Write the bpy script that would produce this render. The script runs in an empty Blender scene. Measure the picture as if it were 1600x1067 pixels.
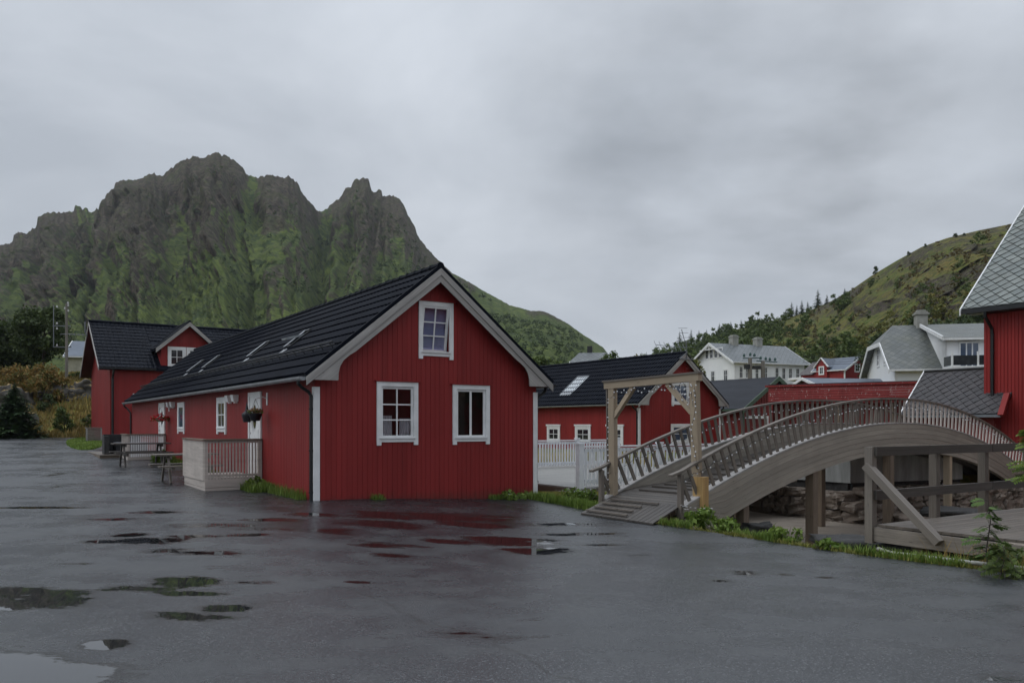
import bpy, bmesh, math, random
import numpy as np
from mathutils import Vector, Matrix, noise, geometry
random.seed(7); rng = np.random.default_rng(7)
sc = bpy.context.scene
COL = sc.collection
R = math.radians

# ------------------------------------------------------------------ camera, world, sun
F, CX, HY, CZ = 1270.0, 800.0, 662.0, 1.6
cd = bpy.data.cameras.new("camera"); cam = bpy.data.objects.new("camera", cd); COL.objects.link(cam)
cam.location = (0, 0, CZ); cam.rotation_euler = (R(90), 0, 0)
cd.sensor_width = 36; cd.lens = 36 * F / 1600; cd.shift_y = (HY - 533.5) / 1600
cd.clip_start = 0.1; cd.clip_end = 5000
sc.camera = cam
sc.view_settings.view_transform = 'Standard'; sc.view_settings.look = 'None'
sc.view_settings.exposure = 0.16; sc.view_settings.gamma = 1
SUN_EL, SUN_AZ = 48, -100      # azimuth from +Y towards +X
w = bpy.data.worlds.new("World"); sc.world = w; w.use_nodes = True
nt = w.node_tree; N = nt.nodes; Lk = nt.links; N.clear()
out = N.new('ShaderNodeOutputWorld'); bg = N.new('ShaderNodeBackground')
sky = N.new('ShaderNodeTexSky'); sky.sky_type = 'NISHITA'; sky.sun_disc = False
sky.sun_elevation = R(SUN_EL); sky.sun_rotation = R(SUN_AZ)
tc = N.new('ShaderNodeTexCoord'); sep = N.new('ShaderNodeSeparateXYZ'); Lk.new(tc.outputs['Generated'], sep.inputs[0])
def wmath(op, a, b=None):
    n = N.new('ShaderNodeMath'); n.operation = op
    for i, v in enumerate((a, b)):
        if v is None: continue
        if isinstance(v, (int, float)): n.inputs[i].default_value = v
        else: Lk.new(v, n.inputs[i])
    return n.outputs[0]
zc = wmath('MAXIMUM', sep.outputs[2], 0.0)
den = wmath('ADD', zc, 0.22)
comb = N.new('ShaderNodeCombineXYZ')
Lk.new(wmath('DIVIDE', sep.outputs[0], den), comb.inputs[0]); Lk.new(wmath('DIVIDE', sep.outputs[1], den), comb.inputs[1])
nz = N.new('ShaderNodeTexNoise'); nz.inputs['Scale'].default_value = 1.15; nz.inputs['Detail'].default_value = 8; nz.inputs['Roughness'].default_value = .56; nz.inputs['Distortion'].default_value = .35
mp = N.new('ShaderNodeMapping'); mp.inputs['Location'].default_value = (3.3, 1.4, 0); Lk.new(comb.outputs[0], mp.inputs[0]); Lk.new(mp.outputs[0], nz.inputs['Vector'])
cr = N.new('ShaderNodeValToRGB'); Lk.new(nz.outputs[0], cr.inputs[0])
cr.color_ramp.elements[0].position = .33; cr.color_ramp.elements[0].color = (.385, .418, .465, 1)
cr.color_ramp.elements[1].position = .66; cr.color_ramp.elements[1].color = (.535, .57, .62, 1)
zen = wmath('ADD', 1.0, wmath('MULTIPLY', wmath('POWER', zc, 3.0), 2.0))
# horizon slightly bluer
hz = N.new('ShaderNodeMixRGB'); hz.inputs[2].default_value = (.455, .485, .54, 1)
Lk.new(wmath('MULTIPLY', wmath('POWER', wmath('SUBTRACT', 1.0, zc), 9.0), .75), hz.inputs[0]); Lk.new(cr.outputs[0], hz.inputs[1])
# one heavier cloud bank towards the hill
def bank(dx, dy, dz, a, b):
    dn = N.new('ShaderNodeVectorMath'); dn.operation = 'DOT_PRODUCT'; Lk.new(tc.outputs['Generated'], dn.inputs[0]); dn.inputs[1].default_value = Vector((dx, dy, dz)).normalized()
    mr = N.new('ShaderNodeMapRange'); mr.interpolation_type = 'SMOOTHERSTEP'; Lk.new(dn.outputs['Value'], mr.inputs[0]); mr.inputs[1].default_value = a; mr.inputs[2].default_value = b; return mr.outputs[0]
n2 = N.new('ShaderNodeTexNoise'); n2.inputs['Scale'].default_value = 3.2; n2.inputs['Detail'].default_value = 7; Lk.new(comb.outputs[0], n2.inputs['Vector'])
patch = wmath('MULTIPLY', wmath('ADD', bank(.25, 1, .40, .955, .999), wmath('MULTIPLY', bank(.60, 1, .30, .96, .999), .6)), wmath('MULTIPLY', wmath('MAXIMUM', wmath('SUBTRACT', n2.outputs[0], .28), 0.0), 1.9))
zen = wmath('SUBTRACT', zen, wmath('MULTIPLY', patch, .36))
vm = N.new('ShaderNodeVectorMath'); vm.operation = 'SCALE'; Lk.new(hz.outputs[0], vm.inputs[0]); Lk.new(zen, vm.inputs['Scale'])
sv = N.new('ShaderNodeVectorMath'); sv.operation = 'SCALE'; Lk.new(sky.outputs[0], sv.inputs[0]); sv.inputs['Scale'].default_value = .004
ad = N.new('ShaderNodeVectorMath'); ad.operation = 'ADD'; Lk.new(vm.outputs[0], ad.inputs[0]); Lk.new(sv.outputs[0], ad.inputs[1])
Lk.new(ad.outputs[0], bg.inputs[0]); bg.inputs[1].default_value = 1.0; Lk.new(bg.outputs[0], out.inputs[0])
sd = bpy.data.lights.new("sun", 'SUN'); sun = bpy.data.objects.new("sun", sd); COL.objects.link(sun)
sd.energy = 0.65; sd.angle = R(30); sd.color = (1, .985, .96)
el, az = R(SUN_EL), R(SUN_AZ)
sun.rotation_euler = Vector((math.sin(az) * math.cos(el), math.cos(az) * math.cos(el), math.sin(el))).to_track_quat('Z', 'Y').to_euler()

# ------------------------------------------------------------------ helpers
def at(px, py, Y): return Vector(((px - CX) / F * Y, Y, CZ + (HY - py) / F * Y))
U = Vector((-.5474, .8369, 0)); V = Vector((.8369, .5474, 0)); Z = Vector((0, 0, 1))
def sm(x, a=0., b=1.):
    x = max(0., min(1., (x - a) / (b - a))); return x * x * (3 - 2 * x)
def lerp(a, b, t): return a + (b - a) * t
def interp(x, pts): return float(np.interp(x, [p[0] for p in pts], [p[1] for p in pts]))

class MB:
    def __init__(s): s.v = []; s.f = []; s.uv = []
    def face(s, pts, uvs=None):
        b = len(s.v); pts = [Vector(p) for p in pts]; s.v += pts; s.f.append(tuple(range(b, b + len(pts))))
        if uvs is None:
            n = geometry.normal(pts) if len(pts) > 2 else Z
            if abs(n.z) > .7: uvs = [(p.x, p.y) for p in pts]
            else: uvs = [(p.x + p.y, p.z) for p in pts]
        s.uv += uvs
    def box(s, c, d, M=None):     # centre-free: corner c, size d
        x0, y0, z0 = c; x1, y1, z1 = x0 + d[0], y0 + d[1], z0 + d[2]
        s.hexa([(x0,y0,z0),(x1,y0,z0),(x1,y1,z0),(x0,y1,z0),(x0,y0,z1),(x1,y0,z1),(x1,y1,z1),(x0,y1,z1)], M)
    def hexa(s, P, M=None):
        P = [Vector(p) for p in P]
        if M is not None: P = [M @ p for p in P]
        for f in ((0,3,2,1),(4,5,6,7),(0,1,5,4),(1,2,6,5),(2,3,7,6),(3,0,4,7)): s.face([P[i] for i in f])
    def bar(s, p, q, w, h, up=Z, caps=True):
        p, q = Vector(p), Vector(q); d = (q - p); Ln = d.length
        if Ln < 1e-6: return
        d /= Ln; sd_ = d.cross(up)
        if sd_.length < 1e-4: sd_ = d.cross(Vector((1, 0, 0)))
        sd_.normalize(); u2 = sd_.cross(d)
        o = [(-w/2, -h/2), (w/2, -h/2), (w/2, h/2), (-w/2, h/2)]
        A = [p + sd_ * a + u2 * b for a, b in o]; B = [q + sd_ * a + u2 * b for a, b in o]
        r = random.random() * 50; r2 = random.random() * 50; vv = [0, w, w + h, 2*w + h, 2*w + 2*h]
        for i in range(4):
            j = (i + 1) % 4
            s.face([A[i], A[j], B[j], B[i]][::-1], [(r, r2 + vv[i]), (r, r2 + vv[i+1]), (r + Ln, r2 + vv[i+1]), (r + Ln, r2 + vv[i])][::-1])
        if caps: s.face(A, [(r, r2)] * 4); s.face(B[::-1], [(r, r2)] * 4)
    def tube(s, pts, r, n=8, caps=True):
        pts = [Vector(p) for p in pts]; rs = r if isinstance(r, (list, tuple)) else [r] * len(pts)
        rings = []; prev = None; ln = 0; k = random.random() * 20
        for i, p in enumerate(pts):
            d = (pts[min(i+1, len(pts)-1)] - pts[max(i-1, 0)]).normalized()
            a = prev - d * prev.dot(d) if prev is not None else d.orthogonal()
            if a.length < 1e-5: a = d.orthogonal()
            a.normalize(); prev = a; b = d.cross(a)
            if i: ln += (p - pts[i-1]).length
            rings.append(([p + a * math.cos(2*math.pi*j/n) * rs[i] + b * math.sin(2*math.pi*j/n) * rs[i] for j in range(n)], ln))
        for (A, la), (B, lb) in zip(rings, rings[1:]):
            for j in range(n):
                q = (j + 1) % n; c = 2 * math.pi * max(rs) / n
                s.face([A[j], A[q], B[q], B[j]], [(k+la, j*c), (k+la, j*c+c), (k+lb, j*c+c), (k+lb, j*c)])
        if caps: s.face(rings[0][0][::-1]); s.face(rings[-1][0])
    def prism(s, poly, ext, M=None):   # poly: 3-D points in a plane, ext: vector
        P = [Vector(p) for p in poly]; e = Vector(ext)
        if M is not None: P = [M @ p for p in P]; e = M.to_3x3() @ e
        Q = [p + e for p in P]
        tri = geometry.tessellate_polygon([P])
        n = geometry.normal(P) if len(P) < 5 else (P[tri[0][1]] - P[tri[0][0]]).cross(P[tri[0][2]] - P[tri[0][0]])
        fl = n.dot(e) > 0
        for t in tri:
            a = [P[i] for i in t]; b = [Q[i] for i in t]
            s.face(a[::-1]); s.face(b)
        for i in range(len(P)):
            j = (i + 1) % len(P); s.face([P[i], P[j], Q[j], Q[i]])
    def lathe(s, prof, c=(0,0,0), n=12):
        c = Vector(c)
        for (r0, z0), (r1, z1) in zip(prof, prof[1:]):
            for j in range(n):
                a, b = 2*math.pi*j/n, 2*math.pi*(j+1)/n
                s.face([c + Vector((r0*math.cos(a), r0*math.sin(a), z0)), c + Vector((r0*math.cos(b), r0*math.sin(b), z0)), c + Vector((r1*math.cos(b), r1*math.sin(b), z1)), c + Vector((r1*math.cos(a), r1*math.sin(a), z1))])
    def build(s, name, m, parent=None, smooth=False, weld=True, recalc=True):
        me = bpy.data.meshes.new(name); me.from_pydata([tuple(v) for v in s.v], [], s.f)
        uvl = me.uv_layers.new(name="UVMap")
        a = np.array(s.uv, dtype=np.float32).ravel(); uvl.data.foreach_set("uv", a)
        if weld or recalc:
            b = bmesh.new(); b.from_mesh(me)
            if weld: bmesh.ops.remove_doubles(b, verts=b.verts, dist=1e-5)
            if recalc: bmesh.ops.recalc_face_normals(b, faces=b.faces)
            b.to_mesh(me); b.free()
        if smooth:
            me.polygons.foreach_set("use_smooth", [True] * len(me.polygons))
        me.materials.append(m)
        o = bpy.data.objects.new(name, me); COL.objects.link(o)
        if parent: o.parent = parent
        return o
def np_mesh(name, verts, faces, m, parent=None, smooth=False, attr=None):
    me = bpy.data.meshes.new(name); n = len(verts); k = faces.shape[1]
    me.vertices.add(n); me.vertices.foreach_set("co", np.asarray(verts, np.float32).ravel())
    me.loops.add(faces.size); me.loops.foreach_set("vertex_index", faces.astype(np.int32).ravel())
    me.polygons.add(len(faces)); me.polygons.foreach_set("loop_start", np.arange(0, faces.size, k, dtype=np.int32))
    if smooth: me.polygons.foreach_set("use_smooth", np.ones(len(faces), bool))
    me.update(calc_edges=True)
    if attr:
        for an, av in attr.items():
            a = me.attributes.new(an, 'FLOAT', 'POINT'); a.data.foreach_set("value", np.asarray(av, np.float32))
    me.materials.append(m)
    o = bpy.data.objects.new(name, me); COL.objects.link(o)
    if parent: o.parent = parent
    return o
def grid_faces(ny, nx, mask=None):
    i, j = np.meshgrid(np.arange(ny - 1), np.arange(nx - 1), indexing='ij')
    a = (i * nx + j).ravel(); f = np.stack([a, a + 1, a + nx + 1, a + nx], 1)
    return f if mask is None else f[mask.ravel()]
def tag(o, label=None, cat=None, group=None, kind=None):
    if label: o['label'] = label
    if cat: o['category'] = cat
    if group: o['group'] = group
    if kind: o['kind'] = kind
    return o
def thing(name, label, cat, loc=(0,0,0), rz=0, group=None):
    o = bpy.data.objects.new(name, None); o.empty_display_size = .3; COL.objects.link(o)
    o.location = loc; o.rotation_euler = (0, 0, rz); return tag(o, label, cat, group)
def copy_tree(o, parent=None):
    c = o.copy(); COL.objects.link(c); c.parent = parent
    for ch in list(o.children): copy_tree(ch, c)
    return c

# ------------------------------------------------------------------ materials
def newmat(name):
    m = bpy.data.materials.new(name); m.use_nodes = True; t = m.node_tree
    return m, t, t.nodes['Principled BSDF']
class G:   # tiny node-graph helper
    def __init__(s, t): s.t = t
    def n(s, ty, **kw):
        o = s.t.nodes.new(ty)
        for k, v in kw.items(): setattr(o, k, v)
        return o
    def lk(s, a, b): s.t.links.new(a, b)
    def math(s, op, a, b=None, c=None, clamp=False):
        o = s.n('ShaderNodeMath', operation=op, use_clamp=clamp)
        for i, v in enumerate((a, b, c)):
            if v is None: continue
            if isinstance(v, (int, float)): o.inputs[i].default_value = v
            else: s.lk(v, o.inputs[i])
        return o.outputs[0]
    def noise(s, vec, scale, detail=4, rough=.55, dist=0):
        o = s.n('ShaderNodeTexNoise'); o.inputs['Scale'].default_value = scale; o.inputs['Detail'].default_value = detail
        o.inputs['Roughness'].default_value = rough; o.inputs['Distortion'].default_value = dist
        if vec is not None: s.lk(vec, o.inputs['Vector'])
        return o.outputs[0]
    def ramp(s, fac, stops):
        o = s.n('ShaderNodeValToRGB'); s.lk(fac, o.inputs[0]); e = o.color_ramp.elements
        while len(e) < len(stops): e.new(.5)
        for i, (p, c) in enumerate(stops):
            e[i].position = p; e[i].color = (c, c, c, 1) if isinstance(c, (int, float)) else (*c, 1)
        return o.outputs[0]
    def mix(s, f, a, b, bt='MIX'):
        o = s.n('ShaderNodeMixRGB', blend_type=bt)
        for i, v in enumerate((f, a, b)):
            if isinstance(v, (int, float)): o.inputs[i].default_value = v if i == 0 else (v, v, v, 1)
            elif isinstance(v, tuple): o.inputs[i].default_value = (*v, 1)
            else: s.lk(v, o.inputs[i])
        return o.outputs[0]
    def mapping(s, vec, scale=(1,1,1), rot=(0,0,0), loc=(0,0,0)):
        o = s.n('ShaderNodeMapping'); o.inputs['Scale'].default_value = scale; o.inputs['Rotation'].default_value = rot; o.inputs['Location'].default_value = loc
        s.lk(vec, o.inputs[0]); return o.outputs[0]
    def bump(s, h, st, dist, nrm=None):
        o = s.n('ShaderNodeBump'); o.inputs['Strength'].default_value = st; o.inputs['Distance'].default_value = dist
        s.lk(h, o.inputs['Height'])
        if nrm is not None: s.lk(nrm, o.inputs['Normal'])
        return o.outputs[0]
def scale_c(c, k): return tuple(min(1, x * k) for x in c)
def mat(name, c, rough=.6, c2=None, vs=3., bump=.0, bs=60., stretch=(1,1,1), spec=.5, metallic=0, coat=0):
    m, t, b = newmat(name); g = G(t)
    co = g.n('ShaderNodeTexCoord').outputs['Object']
    c2 = c2 or scale_c(c, .72)
    n1 = g.noise(g.mapping(co, stretch), vs, 6, .62)
    g.lk(g.mix(g.ramp(n1, [(.35, 0.), (.65, 1.)]), c, c2), b.inputs['Base Color'])
    b.inputs['Roughness'].default_value = rough; b.inputs['Metallic'].default_value = metallic
    b.inputs['Specular IOR Level'].default_value = spec
    if coat: b.inputs['Coat Weight'].default_value = coat; b.inputs['Coat Roughness'].default_value = .15
    if bump:
        g.lk(g.bump(g.noise(co, bs, 4), bump, .01), b.inputs['Normal'])
    return m
def wood(name, c, c2, rough=.6, dark=.45, patch=1.0):
    m, t, b = newmat(name); g = G(t)
    uv = g.n('ShaderNodeUVMap').outputs[0]; co = g.n('ShaderNodeTexCoord').outputs['Object']
    tone = g.noise(g.mapping(uv, (.25, .9, 1)), 1.0, 2)
    grain = g.noise(g.mapping(uv, (1.6, 45, 1)), 1.0, 6, .7, .3)
    fine = g.noise(g.mapping(uv, (6, 160, 1)), 1.0, 3, .7)
    st = g.noise(co, 1.7 * patch, 5, .6)
    base = g.mix(g.ramp(tone, [(.32, 0.), (.68, 1.)]), c, c2)
    base = g.mix(g.ramp(grain, [(.40, .55), (.62, 0.)]), base, scale_c(c, dark))
    base = g.mix(g.ramp(st, [(.5, 0.), (.75, .45)]), base, scale_c(c, dark * .8))
    strk = g.noise(g.mapping(uv, (.45, 8, 1)), 1.0, 5, .75); base = g.mix(g.ramp(strk, [(.46, 0.), (.66, .55)]), base, scale_c(c, dark * .9)); lam = g.noise(g.mapping(uv, (.12, 3.1, 1)), 1.0, 2, .5); base = g.mix(g.ramp(lam, [(.40, .35), (.52, 0.)]), base, scale_c(c2, .62))
    knots = g.n('ShaderNodeTexVoronoi'); knots.inputs['Scale'].default_value = 1; g.lk(g.mapping(uv, (2.2, 9, 1)), knots.inputs['Vector'])
    base = g.mix(g.ramp(knots.outputs['Distance'], [(.05, .8), (.11, 0.)]), base, scale_c(c, .3))
    g.lk(base, b.inputs['Base Color'])
    g.lk(g.ramp(grain, [(.3, rough + .15), (.7, rough - .1)]), b.inputs['Roughness'])
    g.lk(g.bump(g.math('ADD', grain, g.math('MULTIPLY', fine, .5)), .5, .006), b.inputs['Normal'])
    return m
def paintedboards(name, c, worn=.0, flake=(.35, .3, .28), vscale=1):
    m, t, b = newmat(name); g = G(t)
    co = g.n('ShaderNodeTexCoord').outputs['Object']
    big = g.noise(g.mapping(co, (1, 1, .35)), .8 * vscale, 5)
    strk = g.noise(g.mapping(co, (9, 9, .5)), 1.2, 6, .7)
    sp = g.n('ShaderNodeSeparateXYZ'); g.lk(co, sp.inputs[0])
    bi = g.math('FLOOR', g.math('DIVIDE', g.math('ADD', sp.outputs[0], sp.outputs[1]), .115))
    wn = g.n('ShaderNodeTexWhiteNoise', noise_dimensions='1D'); g.lk(bi, wn.inputs['W'])
    base = g.mix(g.ramp(big, [(.3, 0.), (.7, 1.)]), scale_c(c, 1.12), scale_c(c, .84))
    base = g.mix(g.math('MULTIPLY', wn.outputs[0], .32), base, scale_c(c, .6))
    spl = g.math('SUBTRACT', .34, g.math('ADD', sp.outputs[2], g.math('MULTIPLY', g.noise(g.mapping(co, (6, 6, 1.5)), 1.0, 5, .7), .5)))
    base = g.mix(g.ramp(spl, [(.0, 0.), (.35, .75)]), base, (.05, .035, .025))
    runs = g.noise(g.mapping(co, (3.2, 3.2, .16), loc=(7, 2, 1)), 1.0, 5, .65); base = g.mix(g.ramp(runs, [(.54, 0.), (.70, .4)]), base, scale_c(c, .45))
    base = g.mix(g.ramp(strk, [(.5, 0.), (.8, .35)]), base, scale_c(c, .6))
    fl = g.noise(g.mapping(co, (14, 14, 6), loc=(3, 1, 7)), 1.0, 3, .6)
    base = g.mix(g.ramp(fl, [(.74 - worn * .15, 0.), (.78 - worn * .15, .6 + worn * .4)]), base, flake)
    g.lk(base, b.inputs['Base Color'])
    g.lk(g.ramp(strk, [(.3, .66), (.7, .5)]), b.inputs['Roughness']); b.inputs['Specular IOR Level'].default_value = .28
    g.lk(g.bump(g.noise(g.mapping(co, (60, 60, 4)), 1, 4, .7), .3, .004), b.inputs['Normal'])
    return m
def slatemat(name, c, c2, size=.35, moss=None, diamond=True):
    m, t, b = newmat(name); g = G(t)
    uv = g.n('ShaderNodeUVMap').outputs[0]; co = g.n('ShaderNodeTexCoord').outputs['Object']
    br = g.n('ShaderNodeTexBrick'); br.offset = 0 if diamond else .5
    g.lk(g.mapping(uv, (1 / size, 1 / size, 1), (0, 0, R(45) if diamond else 0)), br.inputs['Vector'])
    br.inputs['Scale'].default_value = 1; br.inputs['Brick Width'].default_value = 1; br.inputs['Row Height'].default_value = 1
    br.inputs['Mortar Size'].default_value = .05; br.inputs['Color1'].default_value = (0, 0, 0, 1); br.inputs['Color2'].default_value = (1, 1, 1, 1); br.inputs['Mortar'].default_value = (.5, .5, .5, 1)
    base = g.mix(br.outputs['Color'], c, c2)
    base = g.mix(g.ramp(g.noise(co, 1.2, 5), [(.4, 0.), (.7, .5)]), base, moss or scale_c(c, .6))
    base = g.mix(g.math('MULTIPLY', br.outputs['Fac'], .8), base, scale_c(c, .3))
    g.lk(base, b.inputs['Base Color']); b.inputs['Roughness'].default_value = .42
    g.lk(g.bump(g.math('SUBTRACT', g.noise(co, 25, 3), br.outputs['Fac']), .5, .02), b.inputs['Normal'])
    return m
def leafmat(name, cols, rough=.6, trans=.25):
    m, t, b = newmat(name); g = G(t)
    geo = g.n('ShaderNodeNewGeometry'); co = g.n('ShaderNodeTexCoord').outputs['Object']
    r = g.n('ShaderNodeObjectInfo').outputs['Random']
    f = g.math('ADD', g.math('MULTIPLY', geo.outputs['Random Per Island'], .55), g.math('MULTIPLY', g.noise(co, .7, 3), .75))
    f = g.math('ADD', g.math('SUBTRACT', f, .15), g.math('MULTIPLY', r, .12), clamp=True)
    st = [(i / (len(cols) - 1) * .8 + .1, c) for i, c in enumerate(cols)]
    c = g.ramp(f, st); g.lk(c, b.inputs['Base Color']); b.inputs['Roughness'].default_value = rough
    b.inputs['Specular IOR Level'].default_value = .3
    tr = g.n('ShaderNodeBsdfTranslucent'); g.lk(c, tr.inputs[0]); mx = g.n('ShaderNodeMixShader'); mx.inputs[0].default_value = trans
    g.lk(b.outputs[0], mx.inputs[1]); g.lk(tr.outputs[0], mx.inputs[2]); g.lk(mx.outputs[0], t.nodes['Material Output'].inputs[0])
    return m
def glassmat(name, tint=(.9, .93, .95)):
    m, t, b = newmat(name); g = G(t); t.nodes.remove(b)
    tr = g.n('ShaderNodeBsdfTransparent'); tr.inputs[0].default_value = (*tint, 1)
    gl = g.n('ShaderNodeBsdfGlossy'); gl.inputs['Roughness'].default_value = .02
    fr = g.n('ShaderNodeFresnel'); fr.inputs[0].default_value = 1.65
    mx = g.n('ShaderNodeMixShader'); g.lk(g.math('MULTIPLY', fr.outputs[0], 1.5, clamp=True), mx.inputs[0]); g.lk(tr.outputs[0], mx.inputs[1]); g.lk(gl.outputs[0], mx.inputs[2])
    g.lk(mx.outputs[0], t.nodes['Material Output'].inputs[0]); return m

RED = (.285, .029, .028)
M = {}
M['red'] = paintedboards('red_paint', RED)
M['redside'] = M['red']
M['redold'] = paintedboards('old_red_paint', (.21, .030, .028), worn=.5)
M['redflake'] = paintedboards('flaking_red_paint', (.27, .035, .033), worn=.75, flake=(.42, .33, .3))
M['redbarn'] = paintedboards('bright_red_paint', (.31, .027, .025))
M['white'] = mat('white_paint', (.86, .87, .88), .45, (.72, .73, .73), 2.5, .15, 80)
M['whitewall'] = mat('white_house_paint', (.86, .87, .87), .55, (.76, .78, .79), .4)
M['whitetrim'] = mat('white_trim', (.84, .85, .85), .45, (.68, .69, .69), 4)
M['cream'] = mat('cream_paint', (.50, .48, .38), .6)
M['terracewhite'] = mat('white_railing_paint', (.84, .86, .89), .4, (.70, .73, .76), 3)
M['tile'] = mat('black_metal_tile', (.0045, .006, .011), .5, (.0075, .010, .017), 1.3, .15, 200, spec=.05)
M['blackmetal'] = mat('black_metal', (.012, .013, .015), .35)
M['galv'] = mat('galvanised_steel', (.20, .215, .235), .35, (.14, .15, .165), 4)
M['lead'] = mat('lead_flashing', (.36, .38, .40), .4, (.24, .26, .28), 5, .3, 40)
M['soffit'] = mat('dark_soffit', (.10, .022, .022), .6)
M['barge'] = wood('weathered_white_board', (.50, .48, .46), (.34, .325, .31), .6, .5, .6)
M['grey'] = wood('weathered_grey_wood', (.26, .225, .19), (.16, .138, .118), .6)
M['pier'] = wood('old_pier_planks', (.19, .16, .13), (.115, .098, .082), .55)
M['greylight'] = wood('light_weathered_wood', (.32, .28, .24), (.20, .175, .15), .6)
M['greydark'] = wood('dark_wet_wood', (.115, .10, .086), (.072, .064, .057), .5)
M['brownwood'] = wood('brown_weathered_wood', (.27, .205, .145), (.18, .14, .105), .6)
M['tan'] = wood('sun_bleached_post', (.50, .40, .285), (.38, .305, .215), .6, .65)
M['fresh'] = wood('fresh_yellow_wood', (.58, .37, .15), (.50, .31, .12), .55, .7, .4)
M['glulam'] = wood('glulam_beam', (.43, .39, .33), (.29, .265, .225), .6, .6)
M['pale'] = wood('pale_decking', (.36, .355, .335), (.26, .255, .24), .55, .6)
M['deckpaint'] = wood('bleached_beige_board', (.66, .59, .53), (.52, .46, .42), .6, .6)
M['slate'] = slatemat('green_grey_slate', (.20, .225, .215), (.125, .145, .14), .42)
M['slatemid'] = slatemat('grey_slate', (.125, .135, .13), (.075, .085, .08), .38, (.12, .125, .085))
M['slatefar'] = slatemat('blue_grey_slate', (.165, .18, .185), (.12, .135, .14), .5)
M['slatedark'] = slatemat('dark_slate', (.075, .072, .078), (.05, .049, .055), .35, (.06, .062, .045))
M['brownroof'] = slatemat('brown_roof', (.075, .058, .055), (.055, .042, .04), .4)
M['bluemetal'] = mat('blue_grey_roof', (.14, .165, .205), .5, (.10, .12, .15), .8, spec=.25)
M['felt'] = mat('tar_felt', (.030, .033, .041), .6, (.016, .018, .023), 1.2, .3, 25, stretch=(1, .25, 1), spec=.15)
M['green'] = wood('green_trim', (.075, .13, .085), (.10, .14, .09), .6, .6)
M['concrete'] = mat('stained_concrete', (.34, .345, .335), .75, (.20, .205, .195), 1.1, .4, 12, stretch=(3, 3, .5))
M['chimney'] = mat('chimney_render', (.36, .36, .33), .8, (.25, .25, .22), 2)
M['curtain'] = mat('curtain_fabric', (.85, .86, .9), .9)
M['lilac'] = mat('lilac_sky_reflection', (.30, .30, .48), .8, (.26, .26, .43), 2)  # lilac tone stands in for sky mirrored in the tilted upper window
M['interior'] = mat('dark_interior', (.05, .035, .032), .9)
M['glass'] = glassmat('window_glass')
M['darkglass'] = mat('dark_window', (.018, .022, .028), .06, (.05, .055, .06), 1.5, spec=.9)
M['skyglass'] = mat('roof_window_glass', (.55, .60, .63), .08, (.5, .54, .57), 1, spec=.8)
M['blueglass'] = mat('blue_window', (.09, .13, .20), .08, (.05, .08, .13), 1.3, spec=.9)
M['black'] = mat('black_wicker', (.018, .018, .021), .5, bump=.5, bs=120)
M['trunk'] = mat('bark', (.085, .07, .055), .9, (.04, .033, .027), 6, .8, 20, stretch=(1, 1, .2))
M['bulb'] = mat('white_bulb', (.75, .76, .78), .25, (.7, .71, .74), 3)
M['cable'] = mat('dark_cable', (.02, .02, .02), .6)
M['pot'] = mat('dark_plastic_pot', (.02, .02, .028), .5)
M['potwhite'] = mat('white_pot', (.5, .5, .48), .5)
M['redflower'] = leafmat('red_petals', [(.35, .006, .014), (.7, .012, .03)], .5, .2)
M['driedflower'] = leafmat('dried_flowers', [(.16, .09, .04), (.32, .18, .08)], .8, .2)
M['leafspring'] = leafmat('green_leaves', [(.03, .07, .012), (.07, .14, .025), (.12, .2, .04)])
M['pipe'] = mat('grey_plastic_pipe', (.42, .42, .38), .45, (.3, .3, .26), 5)
M['pole'] = mat('pole_wood', (.20, .18, .155), .8, (.13, .12, .1), 5, stretch=(1, 1, .1))
M['insul'] = mat('glass_insulator', (.012, .065, .055), .3)
M['porcelain'] = mat('white_porcelain', (.6, .6, .6), .3)

# rock
def rockmat(name, c, c2, lich, grass=None):
    m, t, b = newmat(name); g = G(t); co = g.n('ShaderNodeTexCoord').outputs['Object']
    n1 = g.noise(co, 1.3, 7, .65); n2 = g.noise(co, 7, 5, .7)
    ri = g.n('ShaderNodeNewGeometry').outputs['Random Per Island']
    base = g.mix(g.ramp(n1, [(.3, 0.), (.7, 1.)]), c, c2)
    base = g.mix(g.math('MULTIPLY', ri, .75), base, scale_c(c, .45)); base = g.mix(g.ramp(n2, [(.55, 0.), (.72, .7)]), base, lich)
    if grass:
        geo = g.n('ShaderNodeNewGeometry'); sp = g.n('ShaderNodeSeparateXYZ'); g.lk(geo.outputs['Normal'], sp.inputs[0])
        base = g.mix(g.ramp(g.math('ADD', sp.outputs[2], g.math('MULTIPLY', n2, .5)), [(.95, 0.), (1.1, 1.)]), base, grass)
    g.lk(base, b.inputs['Base Color']); b.inputs['Roughness'].default_value = .7
    g.lk(g.bump(g.math('ADD', n1, g.math('MULTIPLY', n2, .4)), .8, .08), b.inputs['Normal'])
    return m
M['stone'] = rockmat('quay_stone', (.26, .20, .155), (.16, .135, .11), (.40, .38, .34))
M['boulder'] = rockmat('grey_boulder', (.125, .112, .095), (.065, .06, .052), (.18, .17, .145), (.22, .15, .045))
M['darkrock'] = rockmat('dark_wet_rock', (.035, .034, .033), (.022, .022, .022), (.08, .075, .07))

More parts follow.
